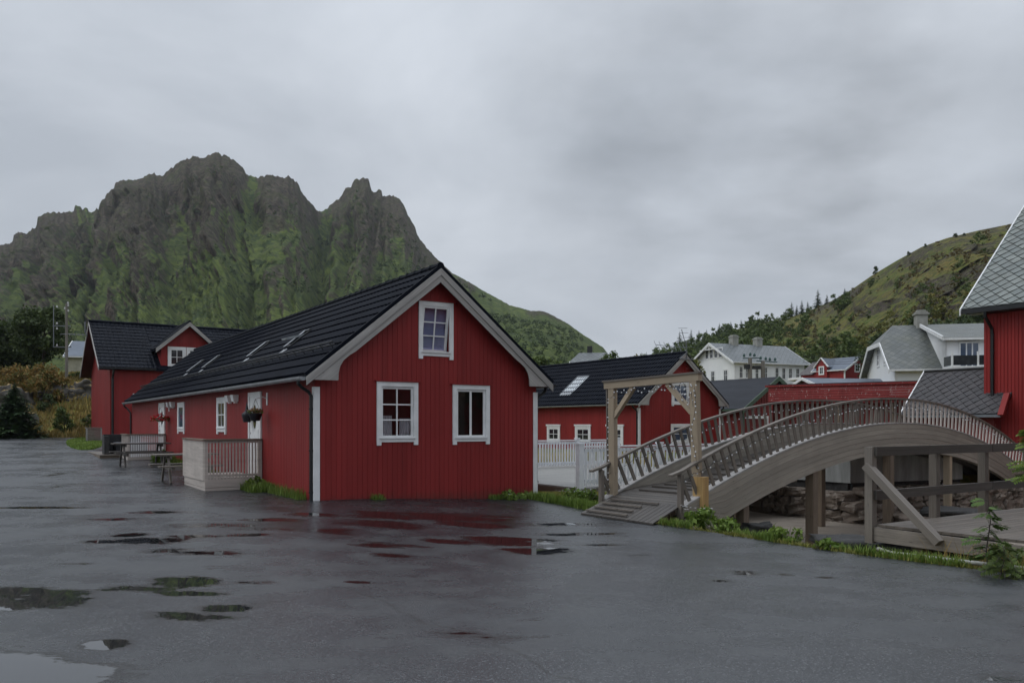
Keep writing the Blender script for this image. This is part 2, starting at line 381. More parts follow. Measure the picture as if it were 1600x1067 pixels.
# wet asphalt: puddle mask comes from a per-vertex depth of standing water
m, t, b = newmat('wet_asphalt'); g = G(t); M['asphalt'] = m
co = g.n('ShaderNodeTexCoord').outputs['Object']
at_ = g.n('ShaderNodeAttribute', attribute_name='water'); wa = at_.outputs['Fac']
wob = g.math('ADD', g.math('MULTIPLY', g.noise(g.mapping(co, (.6, 1.3, 1)), 1.9, 6, .65), .9), g.math('MULTIPLY', g.noise(g.mapping(co, (.7, 1.2, 1)), 7.5, 8, .8), .6))
wet = g.math('ADD', g.math('MULTIPLY', wa, .92), g.math('MULTIPLY', g.math('SUBTRACT', wob, .78), 1.9))
pud = g.ramp(wet, [(.50, 0.), (.56, 1.)])
damp = g.noise(g.mapping(co, (.8, 1.2, 1), loc=(2, 5, 0)), .42, 6, .6)
grain = g.n('ShaderNodeTexVoronoi'); grain.inputs['Scale'].default_value = 95; g.lk(co, grain.inputs['Vector'])
gc = g.ramp(grain.outputs['Color'], [(.1, (.022, .025, .030)), (.7, (.052, .057, .066)), (.93, (.17, .175, .185))])
mid = g.noise(co, 1.6, 6, .65)
gc = g.mix(g.ramp(g.noise(co, 38, 3, .7), [(.35, .5), (.55, 0.)]), gc, (.012, .0135, .016)); gc = g.mix(g.ramp(g.noise(co, 17, 4, .7), [(.5, 0.), (.72, .3)]), gc, (.05, .054, .06))
base = g.mix(g.ramp(damp, [(.40, 0.), (.56, .6)]), gc, (.024, .027, .031))
base = g.mix(g.ramp(mid, [(.5, 0.), (.72, .35)]), base, (.055, .055, .052))
ck = g.n('ShaderNodeTexVoronoi', feature='DISTANCE_TO_EDGE'); ck.inputs['Scale'].default_value = .13; dv = g.n('ShaderNodeVectorMath', operation='ADD'); g.lk(co, dv.inputs[0]); nv = g.n('ShaderNodeTexNoise'); nv.inputs['Scale'].default_value = .9; nv.inputs['Detail'].default_value = 6; g.lk(co, nv.inputs['Vector']); g.lk(nv.outputs['Color'], dv.inputs[1]); g.lk(dv.outputs[0], ck.inputs['Vector'])
base = g.mix(g.ramp(ck.outputs['Distance'], [(.0, .75), (.0035, 0.)]), base, (.01, .011, .01))
base = g.mix(g.ramp(wet, [(.26, 0.), (.50, .85)]), base, (.012, .012, .012))
g.lk(base, b.inputs['Base Color'])
rr = g.ramp(g.math('ADD', g.math('MULTIPLY', damp, .6), g.math('MULTIPLY', mid, .4)), [(.40, .13), (.58, .38)])
rr = g.mix(g.ramp(wet, [(.20, 0.), (.5, .85)]), rr, .13)
g.lk(g.mix(pud, rr, .012), b.inputs['Roughness'])
g.lk(g.mix(pud, .95, 1.7), b.inputs['Specular IOR Level'])
bh = g.math('ADD', g.math('MULTIPLY', grain.outputs['Distance'], 1.0), g.math('MULTIPLY', g.noise(co, 40, 4), .6))
bn = g.n('ShaderNodeBump'); bn.inputs['Distance'].default_value = .008; g.lk(bh, bn.inputs['Height'])
g.lk(g.mix(pud, .36, .0), bn.inputs['Strength']); g.lk(bn.outputs[0], b.inputs['Normal'])

# grassy ground
def groundmat(name, stops, scale=.15, fine=3.):
    m, t, b = newmat(name); g = G(t); co = g.n('ShaderNodeTexCoord').outputs['Object']
    n1 = g.noise(co, scale, 7, .65); n2 = g.noise(co, fine, 6, .7)
    f = g.math('ADD', g.math('MULTIPLY', n1, .7), g.math('MULTIPLY', n2, .35))
    g.lk(g.ramp(f, stops), b.inputs['Base Color']); b.inputs['Roughness'].default_value = .9
    b.inputs['Specular IOR Level'].default_value = .15
    g.lk(g.bump(n2, .9, .15), b.inputs['Normal']); return m
M['bank'] = groundmat('rough_grass_ground', [(.35, (.035, .06, .012)), (.46, (.07, .10, .02)), (.55, (.17, .14, .035)), (.68, (.24, .16, .05))], .22)
M['sand'] = groundmat('shell_sand', [(.3, (.26, .22, .185)), (.5, (.40, .345, .29)), (.7, (.50, .44, .37))], .9, 20)
def hillmat(name, rock, rock2, g1, g2, g3, slope=(.5, .75), ns=.02, sz=.35):
    m, t, b = newmat(name); g = G(t); co = g.n('ShaderNodeTexCoord').outputs['Object']
    geo = g.n('ShaderNodeNewGeometry'); sp = g.n('ShaderNodeSeparateXYZ'); g.lk(geo.outputs['Normal'], sp.inputs[0])
    big = g.noise(co, ns, 7, .62); mid = g.noise(g.mapping(co, (1, 1, sz)), ns * 5, 7, .68); fine = g.noise(co, ns * 22, 5, .7)
    crag = g.noise(g.mapping(co, (1.5, 1.5, .8)), ns * 9, 9, .72, .2)
    at2 = g.n('ShaderNodeAttribute', attribute_name='rocky').outputs['Fac']
    s = g.math('SUBTRACT', g.math('MULTIPLY_ADD', sp.outputs[2], .5, .28), g.math('MULTIPLY', g.math('SUBTRACT', big, .5), .55))
    s = g.math('SUBTRACT', s, g.math('MULTIPLY', g.math('SUBTRACT', mid, .5), 1.15))
    s = g.math('SUBTRACT', s, g.math('MULTIPLY', at2, .42))
    s = g.math('SUBTRACT', s, g.math('MULTIPLY', g.math('SUBTRACT', g.noise(co, ns * 13, 6, .7), .5), .8))
    veg = g.ramp(s, [(slope[0], 0.), (slope[1], 1.)])
    rc = g.mix(g.ramp(crag, [(.36, 0.), (.62, 1.)]), rock, rock2)
    rc = g.mix(g.ramp(fine, [(.40, .85), (.53, 0.)]), rc, scale_c(rock, .28))
    mot = g.noise(g.mapping(co, (1, 1, 1.3), loc=(50, 3, 9)), ns * 18, 6, .68); mot2 = g.noise(g.mapping(co, (1.4, 1.4, .8), loc=(5, 33, 9)), ns * 30, 5, .7)
    rc = g.mix(g.ramp(mid, [(.50, 0.), (.66, .5)]), rc, scale_c(g1, .8)); rc = g.mix(g.ramp(mot, [(.54, 0.), (.62, .6)]), rc, scale_c(g1, 1.0))
    rc = g.mix(g.ramp(mot2, [(.40, .7), (.52, 0.)]), rc, scale_c(rock, .4))
    vc = g.mix(g.ramp(g.math('ADD', g.math('MULTIPLY', big, .5), g.math('MULTIPLY', mid, .5)), [(.40, 0.), (.58, 1.)]), g1, g2)
    vc = g.mix(g.ramp(g.noise(co, ns * 14, 6, .65), [(.50, 0.), (.57, .9)]), vc, g3); vc = g.mix(g.ramp(mot, [(.34, .6), (.45, 0.)]), vc, rock2)
    vc = g.mix(g.ramp(fine, [(.4, .5), (.6, 0.)]), vc, scale_c(g3, .7))
    g.lk(g.mix(veg, rc, vc), b.inputs['Base Color']); b.inputs['Roughness'].default_value = .9; b.inputs['Specular IOR Level'].default_value = .12
    h = g.math('ADD', g.math('MULTIPLY', crag, 1.0), g.math('MULTIPLY', fine, .5))
    g.lk(g.bump(h, 1.0, .035 / ns), b.inputs['Normal'])
    return m
M['mountain'] = hillmat('mountain_rock_and_grass', (.050, .041, .031), (.135, .108, .082), (.074, .106, .022), (.140, .178, .040), (.034, .058, .020), (.42, .50), .012)
M['hill'] = hillmat('hill_heather_and_rock', (.060, .048, .040), (.125, .102, .082), (.120, .145, .032), (.20, .145, .042), (.060, .085, .022), (.46, .56), .055, 1.0)

# ------------------------------------------------------------------ terrain
EDGE = [(-6, 16), (0, 13), (5, 8.6), (9.4, 6.0), (11.7, 4.45), (14.5, 2.72), (16.2, 1.6), (17.06, 1.55), (19.5, .4), (20.0, -.2), (20.6, -2.6), (37, -13.6), (45, -19.6), (52, -24.5), (60, -30)]
def gz(x, y):
    a = .68 * sm(y, 18, 45) * sm(-x, 2, 8) + .07 * sm(y, 45, 52) * sm(-x, 2, 8)
    return a - .2 * sm(x, -4, .6) * sm(y, 4, 12) - .07 * sm(y, 7, 0)
def xr(y): return interp(y, EDGE)
# road = wet parking ground
PUD = [(45,936,105,15,1), (10,928,60,14,1), (60,1056,150,22,1.05), (-60,1045,140,32,1), (165,1005,40,8,1), (292,907,50,9,1.05), (215,918,60,6,.8), (270,958,55,7,.85), (345,948,45,7,.85), (330,960,60,8,.7),
       (235,844,62,5,1), (205,836,25,4,.9), (330,863,70,3.2,.9), (262,860,40,4,.8), (180,811,60,2.5,.7), (330,821,80,3.5,.85), (400,826,60,4,.6), (600,800,60,5,.85), (710,796,95,6,.85), (600,812,60,5,.9), (800,826,75,6,1.05), (700,830,50,3.5,.85), (735,805,60,4,.9), (840,839,50,6,1.05), (560,900,22,2.2,.85),
       (590,842,45,4,.85), (610,856,30,3,.8), (520,826,40,4,.8), (1125,888,16,2.5,.85), (1165,874,22,4,.85), (1228,877,14,2.5,.8), (1290,882,16,2,.8), (700,985,70,9,.42), (610,985,45,7,.42), (790,990,60,8,.4), (880,802,60,3,.8), (900,815,70,2.5,.75), (760,958,80,6,.35), (1570,1052,40,7,.6), (430,930,35,14,.4), (350,885,30,8,.35),
       (160,846,40,3,.9),(295,838,45,3,.9),(385,835,40,2.5,.85),(430,812,50,2.5,.9),(490,803,45,3,.85),(250,800,50,2,.8),(300,925,60,4,.8),(395,905,40,3,.6),(120,880,40,2,.6),(640,840,40,2.5,.7),(1010,845,40,2,.6),(960,858,30,2,.6),(930,830,50,2,.7),(60,793,80,1.5,.9), (95,745,12,5,.6), (100,760,10,4,.6), (30,800,70,1.5,.5)]
def road():
    segs = []
    ys = np.concatenate([np.arange(-6, 3, .5), np.arange(3, 10, .06), np.arange(10, 22, .09), np.arange(22, 52.6, .5)])
    nx = 330; V_ = []; W_ = []
    for y in ys:
        xe = xr(y) + .06 * noise.noise((0, y * 2, 3)); xl = -16 - max(0, y) * 1.1
        s = np.linspace(0, 1, nx) ** .8
        for q in s:
            x = xl + (xe - xl) * q
            V_.append((x, y, gz(x, y)))
    V_ = np.array(V_); wv = np.zeros(len(V_))
    yy = np.maximum(V_[:, 1], .8); px = CX + V_[:, 0] / yy * F; py = HY + (CZ - V_[:, 2]) / yy * F
    for (a, b_, sx, sy, k) in PUD:
        # centre and size of the puddle on the ground itself
        Y0 = CZ * F / (b_ - HY); X0 = (a - CX) / F * Y0; rx = sx / F * Y0; ry = sy * Y0 * Y0 / (F * CZ)
        d2 = ((V_[:, 0] - X0 + .0 ) / rx) ** 2 + ((V_[:, 1] - Y0) / ry) ** 2
        wv = np.maximum(wv, k * np.clip(1.0 - .42 * d2, 0, 1))
    o = np_mesh('road', V_, grid_faces(len(ys), nx), M['asphalt'], smooth=True, attr={'water': wv})
    tag(o, 'wet grey asphalt yard with puddles in front of the red cabins', None, None, 'structure')
road()
# inlet: below the quay, right of the asphalt
W0, W1, W2, W3 = Vector((6.4, 29.6, 0)), Vector((9.9, 23.8, 0)), Vector((14.2, 25.6, 0)), Vector((22, 30.5, 0))
def H(x, y):
    e = xr(y); road_z = gz(min(x, e), y)
    if y < 20.5:
        d = x - e
        z = road_z - .03 if d < 0 else road_z - .03 - 1.25 * sm(d, .15, 2.6)
        if y > 15.5: # ground between the cabin and the bridge stays higher
            z = max(z, lerp(z, -.32 - .1 * sm(d, 0, 2) , sm(2.2 + (y - 17) * .6 - x, -.8, .6)))
    else: z = road_z - .03
    inl = sm(x, 3.0, 5.0) * sm(y, 8, 11) if y < 40 else 0
    bottom = -1.32 + .04 * noise.noise((x, y, 0)) - .25 * sm(x, 8, 14)*sm(22 - y, 0, 6)
    if 15 < y < 34:
        # quay line side test
        q = 0
        def side(a, b): return (b.x - a.x) * (y - a.y) - (b.y - a.y) * (x - a.x)
        behind = side(W0, W1) > 1.9 if x < W1.x else (side(W1, W2) > 2.6 if x < W2.x else side(W2, W3) > 5)
        under_terrace = -.45
        if behind and y > 20.5: z = .3 if x < 13 else -.1
        elif y > 20.5 and not behind: z = lerp(under_terrace, bottom, sm(x, 2.2, 5.2))
        elif x > e: z = lerp(z, bottom, sm(x - e, 1.2, 3.2) * sm(x, 3.2, 5))
    elif y >= 34 and x > -14: z = .25 * sm(x, -14, -8)+road_z*sm(-x,8,14)
    # banks behind
    lf = sm(-x, 14, 24)
    zl = 4.6 * sm(y, 50.3, 67) + 1.3 * sm(y, 66, 78) + .45 * noise.noise((x * .15, y * .15, 2)) * sm(y, 52, 58)
    zr = 5.2 * sm(y, 62, 108)
    return z + lf * zl + (1 - lf) * zr
def terrain():
    xs = np.concatenate([[-2500, -1200, -600, -300, -180], np.arange(-120, -34, 3), np.arange(-34, -22, 1.), np.arange(-22, 0, 1.0), np.arange(0, 22, .25), np.arange(22, 60, 3), [80, 120, 180, 300, 600, 1200, 2500]])
    ys = np.concatenate([[-600, -200, -60, -20, -6, 0, 4, 7], np.arange(8, 34, .25), np.arange(34, 50, 1.), np.arange(50, 80, .7), np.arange(80, 125, 3), [140, 200, 400, 900, 2500]])
    vs = [(x, y, H(x, y)) for y in ys for x in xs]
    o = np_mesh('ground', np.array(vs), grid_faces(len(ys), len(xs)), M['bank'], smooth=True); tag(o, 'rough grassy ground around the yard and houses', None, None, 'structure')
    xs = np.arange(2.2, 24, .3); ys = np.arange(11, 31, .3); vs = []
    for y in ys:
        for x in xs: vs.append((x, y, -1.27 + .06 * noise.noise((x * .6, y * .6, 4)) - .35 * sm(x, 8, 14) * sm(22 - y, 0, 8)))
    P = np.array(vs); f = grid_faces(len(ys), len(xs)); c = P[f].mean(1)
    hh = np.array([H(a, b_) for a, b_ in c[:, :2]]); f = f[(hh < c[:, 2] + .12)]
    o = np_mesh('beach', P, f, M['sand'], smooth=True); tag(o, 'shell sand beach under the arched bridge', None, None, 'structure')
terrain()

# ------------------------------------------------------------------ mountain and hill (fans of real terrain)
SKY = [(-420,470),(-300,440),(-200,418),(-120,400),(-40,388),(0,383.5),(19.5,380.5),(21,367),(28.5,363),(42,367),(45,359.5),(57,355),(58.5,340),(72,333),(105,332),(115,329.5),(117,322),(124.5,323.5),(129,327),(136.5,325.6),(139.5,332.5),(147,332.5),(151.5,325.6),(159,335.5),(163.5,332.5),(164.4,308.5),(171,296.5),(177.6,296.5),(178.5,285.4),(195,282),(216,282),(228,275.5),(240,270.4),(252,275.5),(267,263.5),(283.5,251.5),(303,244.6),(318,247),(333,239),(345,240.4),(360,247.6),(378,260.5),(385.5,274),(400.5,278.5),(420,273.4),(441,278.5),(450,275.5),(463.5,284.5),(474,304),(481.5,314),(498,331.6),(507,329),(532,309),(539.5,294),(548.6,292.5),(554,282),(568.5,278.7),(576,281.6),(581,298),(584,302.6),(590,297),(596,299),(598,308),(612,306),(623,310.6),(630,319.7),(637,336),(648,354),(652,368.6),(666,387),(688,410),(706,426.6),(733.4,441),(757,455.6),(797,477),(829.5,486),(847.6,486),(862,492),(887.5,506),(913,524.5),(916,526),(942,542.6),(960,566),(990,600),(1020,640)]
def fbm(p, o=4): return noise.fractal(p, .9, 2.1, o)
def ridged(p): return 1 - abs(noise.noise(p)) * 2
def mountain():
    pxs = np.arange(-400, 1012, 1.7); ns = 250
    ss = np.linspace(0, 1, ns); P = []; rk = []
    for px in pxs:
        sk = interp(px, SKY) + (abs(noise.noise((px * .12, 0, 1))) * 6 - 1.8 + (1.5 if noise.noise((px * .22, 9, 1)) > .1 else 0) + noise.noise((px * .5, 3, 1)) * 1.0) * (1 if px < 690 else .25); Rr = 640 - 60 * sm(px, 500, 950) + 30 * math.sin(px * .013) + 40*sm(px,480,520)*sm(640-px,0,30)
        k = (px - CX) / F
        zr = CZ + (HY - sk) / F * Rr; zb = 4.5
        cl = .5 + .5 * noise.noise((px * .012, 5.2, 0))          # where the cliffs begin
        pw = lerp(1.35, 1.9, cl) if px < 690 else lerp(1.05, 1.2, sm(px, 690, 780))
        for s in ss:
            dist = 105 + (Rr - 105) * s
            h = s ** pw
            # cliff bands: ribs running down, gullies between
            sh = px - s * 46 * math.sin(px * .011 + 1)
            rib = ridged((sh * .0125, s * .5, 1.7)) * .5 + ridged((sh * .034, s * .9, 4.1)) * .32 + ridged((sh * .085, s * 2.2, 9.)) * .18
            stp = noise.noise((px * .02, s * 9, 3.))
            g1_ = math.exp(-((px - 397 - 22 * (1 - s)) / 15.) ** 2) + math.exp(-((px - 508 + 10 * (1 - s)) / 17.) ** 2) + .6 * math.exp(-((px - 146) / 9.) ** 2)
            am = sm(s, .12, .5) * sm(1 - s, 0.0, .14) * (1.0 if px < 690 else .35)
            h += am * (.075 * (rib - .45) + .012 * stp - .05 * g1_)
            z = zb + (zr - zb) * h
            lim = CZ + (zr - CZ) * (dist / Rr) * (.998 if s < 1 else 1)   # never above the crest line from the yard
            if s < 1 and z > lim - 5.4 * (1 - s): z = lim - 5.4 * (1 - s)
            x = k * dist; y = dist
            col_ = ridged((x * .045, z * .008, y * .004)) * .6 + ridged((x * .12, z * .02, y * .01 + 5)) * .3 + ridged((x * .3, z * .05, 2)) * .14
            f = fbm((x * .03, z * .03, 2), 5) * 5 * am - (col_ - .5) * 11 * am
            def cracks(p):
                d_ = noise.voronoi(p, distance_metric='DISTANCE')[0]; return min(1., (d_[1] - d_[0]) * 2.2)
            wx = x + 9 * noise.noise((x * .02, z * .02, 8)); cr_ = cracks(Vector((wx * .024, z * .010, 1.5))) * .70 + cracks(Vector((wx * .075, z * .030, 7.5))) * .20
            f += -(cr_ - .5) * 17 * am * sm(rk_ := 2.6 * (h - .3), -.6, .5)
            P.append((x, y + f + am * 22 * (.5 - rib), z))
            lo = interp(px, [(-200, .45), (60, .42), (150, .5), (230, .38), (300, .50), (380, .6), (430, .42), (480, .5), (540, .52), (640, .45), (690, .75), (760, 1.0), (1000, 1.1)])
            rk.append(2.6 * (h - lo * .90) + 1.3 * (rib - .38) + .5 * (col_ - .5) + .9 * (cr_ - .45) - 1.5 * g1_ + .9 * noise.noise((px * .02, s * 5, 11)))
        # back slope
        for e in (1, 2, 3):
            P.append((k * (Rr + 25 * e * e), Rr + 25 * e * e, zr - 9 * e * e)); rk.append(1)
    n2 = ns + 3; V_ = np.array(P)
    o = np_mesh('mountain', V_, grid_faces(len(pxs), n2), M['mountain'], smooth=False, attr={'rocky': rk})
    o.data.flip_normals()
    tag(o, 'craggy green and grey mountain with two rocky summits', None, None, 'structure')
mountain()
HSKY = [(900,640),(930,600),(960,585),(1000,572),(1050,552),(1100,532),(1150,515),(1190,503),(1222,500),(1260,487),(1300,470),(1330,453),(1360,432),(1400,408),(1440,386),(1480,372),(1530,360),(1560,354),(1590,348),(1650,335),(1750,322),(1900,318),(2200,330)]
def hill_R(px): return 330 - 150 * sm(px, 1000, 1500)
def hill_pt(px, s):
    sk = interp(px, HSKY); Rr = hill_R(px); R0 = 118 - 30 * sm(px, 1250, 1500); k = (px - CX) / F
    zr = CZ + (HY - sk) / F * Rr; zb = 5.0; dist = R0 + (Rr - R0) * s
    h = s ** 1.02 + .05 * math.sin(s * math.pi) * noise.noise((px * .006, s * 2, 7))
    am = math.sin(min(1, s * 1.02) * math.pi)
    stp = noise.noise((px * .013 + 4, s * 5.5, 8.)) * .6 + noise.noise((px * .03, s * 13, 2.)) * .4
    z = zb + (zr - zb) * (h + .085 * am * stp)
    lim = CZ + (zr - CZ) * dist / Rr
    z = min(z, lim - .25 * (1 - s) * 4 if s < 1 else zr)
    x = k * dist; y = dist
    f = fbm((x * .06, y * .06, z * .06), 5)
    return Vector((x + f * 1.5 * am, y - f * 6 * am - 5 * am * ridged((px * .02, s * 6, 3)) - 3.5 * am * ridged((px * .06, s * 17, 5)), z))
def hill():
    pxs = np.arange(900, 2200, 3.); ns = 170; P = []; rk = []
    for px in pxs:
        for s in np.linspace(0, 1, ns): P.append(hill_pt(px, s)[:]); rk.append(sm(px, 1250, 1480) * .30 * sm(s, .2, .6) + .10 + 1.0 * noise.noise((px * .012, s * 8, 6)))
        Rr = hill_R(px); k = (px - CX) / F; z = P[-1][2]
        for e in (1, 2, 3): P.append((k * (Rr + 15 * e * e), Rr + 15 * e * e, z - 5 * e * e)); rk.append(0)
    o = np_mesh('hill', np.array(P), grid_faces(len(pxs), ns + 3), M['hill'], attr={'rocky': rk})
    o.data.flip_normals(); tag(o, 'heather and rock covered hillside behind the white houses', None, None, 'structure')
hill()

# ------------------------------------------------------------------ building helpers
def fmat(o, a, n):      # face frame: x along a, y outward n, z up, origin o
    a, n, o = Vector(a), Vector(n), Vector(o)
    return Matrix(((a.x, n.x, 0, o.x), (a.y, n.y, 0, o.y), (a.z, n.z, 1, o.z), (0, 0, 0, 1)))
def tile_roof(mb, p, al, up, L, H_, rows=11, wave=.21, amp=.022, step=.032):
    """stepped wavy sheet-metal tiles: p lower corner, al along the eave, up the slope"""
    p, al, up = Vector(p), Vector(al).normalized(), Vector(up).normalized(); n = al.cross(up)
    if n.z < 0: n = -n
    nu = int(L / wave * 5) + 1; rh = H_ / rows
    cols = [L * i / (nu - 1) for i in range(nu)]
    def wv(x): return amp * (math.sin(2 * math.pi * x / wave) + .35 * math.sin(4 * math.pi * x / wave + .6))
    base = len(mb.v)
    for r in range(rows):
        b = len(mb.v)
        for (v, hgt) in ((r * rh, -.004), (r * rh, step), ((r + 1) * rh, 0.)):
            for x in cols:
                sc_ = .025 * math.sin(2 * math.pi * x / wave) if v < (r + .5) * rh else .025 * math.sin(2 * math.pi * x / wave)
                mb.v.append(p + al * x + up * (v - sc_) + n * (hgt + wv(x)))
        for k in range(2):
            for i in range(nu - 1):
                a = b + k * nu + i; mb.f.append((a, a + 1, a + nu + 1, a + nu)); mb.uv += [(0, 0)] * 4
def slates(mb, p, al, up, L, H_, w_, h_, t=.02, jit=.004):
    p, al, up = Vector(p), Vector(al).normalized(), Vector(up).normalized(); n = al.cross(up)
    if n.z < 0: n = -n
    r = 0; y = 0
    while y < H_ + h_:
        x = (w_ / 2) * (r % 2)
        while x < L + w_ / 2:
            j = random.uniform(-jit, jit)
            def P(a, c, h): return p + al * max(0, min(L, a)) + up * max(0, min(H_, c)) + n * h
            A, B, C_, D = P(x, y - h_ * .93, t + j + .012), P(x + w_/2 * .93, y, t * .55 + j), P(x, y + h_, .004), P(x - w_/2 * .93, y, t * .55 + j)
            q = random.random() * 99; mb.face([A, B, C_, D], [(q, q), (q + .2, q), (q + .2, q + .2), (q, q + .2)])
            mb.face([A, B, P(x + w_/2*.985, y, -.01), P(x, y - h_, -.01)]); mb.face([D, A, P(x, y - h_, -.01), P(x - w_/2*.985, y, -.01)])
            x += w_
        y += h_; r += 1
def window(par, FM, a0, a1, z0, z1, nx=2, ny=3, cas=.09, white=None, glass='darkglass', ears=.07, recess=.0, cap=None, name='window', tilt=0, proud=.045, sash=.045, muntin=.028, simple=False, backing=None, cols=None):
    """casing at a0..a1, z0..z1 in the face frame FM; the window part carries sash and pane as sub-parts"""
    white = white or M['white']; mb = MB(); T = FM
    mb.box((a0, -.002, z0 - ears), (cas, proud, z1 - z0 + ears), T); mb.box((a1 - cas, -.002, z0 - ears), (cas, proud, z1 - z0 + ears), T)
    mb.box((a0 + cas, -.002, z1 - cas), (a1 - a0 - 2*cas, proud - .003, cas), T)
    mb.box((a0 + cas, -.002, z0), (a1 - a0 - 2*cas, proud - .005, cas * .9), T)
    if not simple: mb.box((a0 + cas*.6, proud - .01, z0 + cas * .75), (a1 - a0 - cas*1.2, .035, .03), T)
    wdw = mb.build(name, white, par)
    if cap:
        mb = MB(); mb.box((a0 - .05, -.01, z1 + .005), (a1 - a0 + .1, .085, .022), T); mb.build('drip_cap', cap, wdw)
    ia, ib, ja, jb = a0 + cas, a1 - cas, z0 + cas * .9, z1 - cas
    mb = MB(); y0 = -recess; dep = .03
    TT = T
    if tilt:
        piv = Vector((0, y0 + .03, jb)); TT = T @ Matrix.Translation(piv) @ Matrix.Rotation(-tilt, 4, 'X') @ Matrix.Translation(-piv)
    mb.box((ia, y0, ja), (sash, dep, jb - ja), TT); mb.box((ib - sash, y0, ja), (sash, dep, jb - ja), TT)
    mb.box((ia + sash, y0, ja), (ib - ia - 2*sash, dep - .002, sash), TT); mb.box((ia + sash, y0, jb - sash), (ib - ia - 2*sash, dep - .002, sash), TT)
    ga, gb, gc, gd = ia + sash, ib - sash, ja + sash, jb - sash
    for i in range(1, nx): mb.box((lerp(ga, gb, i / nx) - muntin * (.9 if ny < 2 else .5), y0 + .002, gc), (muntin * (1.8 if ny < 2 else 1), dep - .006, gd - gc), TT)
    for j in range(1, ny): mb.box((ga, y0 + .003, lerp(gc, gd, j / ny) - muntin / 2), (gb - ga, dep - .008, muntin), TT)
    mb.build('sash', white, wdw)
    mb = MB(); P = [TT @ Vector(q) for q in ((ga, y0 + .008, gc), (gb, y0 + .008, gc), (gb, y0 + .008, gd), (ga, y0 + .008, gd))]
    mb.face(P); mb.build('pane', M[glass], wdw, weld=False)
    return wdw
def skylight(par, P, al, up, n, a, v, w_, h_, opened=False, glass='skyglass', proud=.08):
    """a,v: lower corner along/up the roof plane starting at P"""
    P, al, up, n = Vector(P), Vector(al), Vector(up), Vector(n)
    Mx = Matrix(((al.x, up.x, n.x, P.x), (al.y, up.y, n.y, P.y), (al.z, up.z, n.z, P.z), (0, 0, 0, 1)))
    mb = MB(); f = .06
    mb.box((a, v, -.02), (f, h_, proud), Mx); mb.box((a + w_ - f, v, -.02), (f, h_, proud), Mx)
    mb.box((a + f, v, -.02), (w_ - 2*f, f, proud - .004), Mx); mb.box((a + f, v + h_ - f, -.02), (w_ - 2*f, f, proud + .02), Mx)
    s = mb.build('skylight', M['galv'] if glass == 'skyglass' else M['blackmetal'], par)
    if glass != 'skyglass': mb = MB(); mb.box((a + w_ - .075, v - .01, proud - .018), (.17, h_ + .02, .012), Mx); mb.build('side_glint', M['lead'], s)  # pale strip, the sky glint on one frame side put into its colour
    mb = MB(); mb.face([Mx @ Vector(q) for q in ((a + f, v + f, proud - .04), (a + w_ - f, v + f, proud - .04), (a + w_ - f, v + h_ - f, proud - .04), (a + f, v + h_ - f, proud - .04))]); mb.build('pane', M[glass], s, weld=False)
    mb = MB(); mb.box((a + .1, v - .30, .022), (w_ - .1, .29, .018), Mx)
    mb.build('flashing', M['lead'], s); [0]
    if opened:
        piv = Vector((0, v + h_ * .5, proud)); MT = Mx @ Matrix.Translation(piv) @ Matrix.Rotation(R(-24), 4, 'X') @ Matrix.Translation(-piv)
        mb = MB()
        for q in (((a + .03, v, proud), (.07, h_, .05)), ((a + w_ - .1, v, proud), (.07, h_, .05)), ((a + .1, v, proud), (w_ - .2, .07, .046)), ((a + .1, v + h_ - .07, proud), (w_ - .2, .07, .046))): mb.box(*q, MT)
        mb.build('open_sash', M['lead'], s)
    return s
def cladding(mb, FM, L, ztop, zb, holes=(), pitch=.115, bw=.102, pr=.008):
    """vertical boards as real relief, left out where holes (a0,a1,z0,z1) are"""
    n = int(L / pitch); pt = L / n
    for i in range(n):
        a = (i + .5) * pt; segs = [(zb, min(ztop(a - bw/2), ztop(a + bw/2)))]
        for (h0, h1, k0, k1) in holes:
            if a + bw/2 > h0 and a - bw/2 < h1:
                ns_ = []
                for s0, s1 in segs:
                    if k1 <= s0 or k0 >= s1: ns_.append((s0, s1)); continue
                    if k0 > s0: ns_.append((s0, k0))
                    if k1 < s1: ns_.append((k1, s1))
                segs = ns_
        for s0, s1 in segs:
            if s1 - s0 < .03: continue
            t0, t1 = (min(s1, ztop(a - bw/2)), min(s1, ztop(a + bw/2)))
            x0, x1 = a - bw/2, a + bw/2
            mb.hexa([(x0, -.002, s0), (x1, -.002, s0), (x1, pr, s0), (x0, pr, s0), (x0, -.002, t0), (x1, -.002, t1), (x1, pr, t1), (x0, pr, t0)], FM)
def wallface(mb, FM, poly, holes=()):
    loops = [[Vector((a, z, 0)) for a, z in poly]] + [[Vector((a0, z0, 0)), Vector((a0, z1, 0)), Vector((a1, z1, 0)), Vector((a1, z0, 0))] for a0, a1, z0, z1 in holes]
    flat = [p for l in loops for p in l]
    for t in geometry.tessellate_polygon(loops): mb.face([FM @ Vector((flat[i].x, 0, flat[i].y)) for i in t])
    for a0, a1, z0, z1 in holes:   # reveals
        for (p, q) in (((a0, z0), (a1, z0)), ((a1, z0), (a1, z1)), ((a1, z1), (a0, z1)), ((a0, z1), (a0, z0))):
            mb.face([FM @ Vector((p[0], 0, p[1])), FM @ Vector((q[0], 0, q[1])), FM @ Vector((q[0], -.16, q[1])), FM @ Vector((p[0], -.16, p[1]))])
def downpipe(par, pts, r=.038, name='downpipe'):
    mb = MB(); mb.tube(pts, r, 8)
    a, b = Vector(pts[-2]), Vector(pts[-1])
    for f in (.12, .5, .88):
        c = a.lerp(b, f); mb.tube([c - Z * .02, c + Z * .02], r * 1.35, 8)
    return mb.build(name, M['blackmetal'], par, smooth=False)

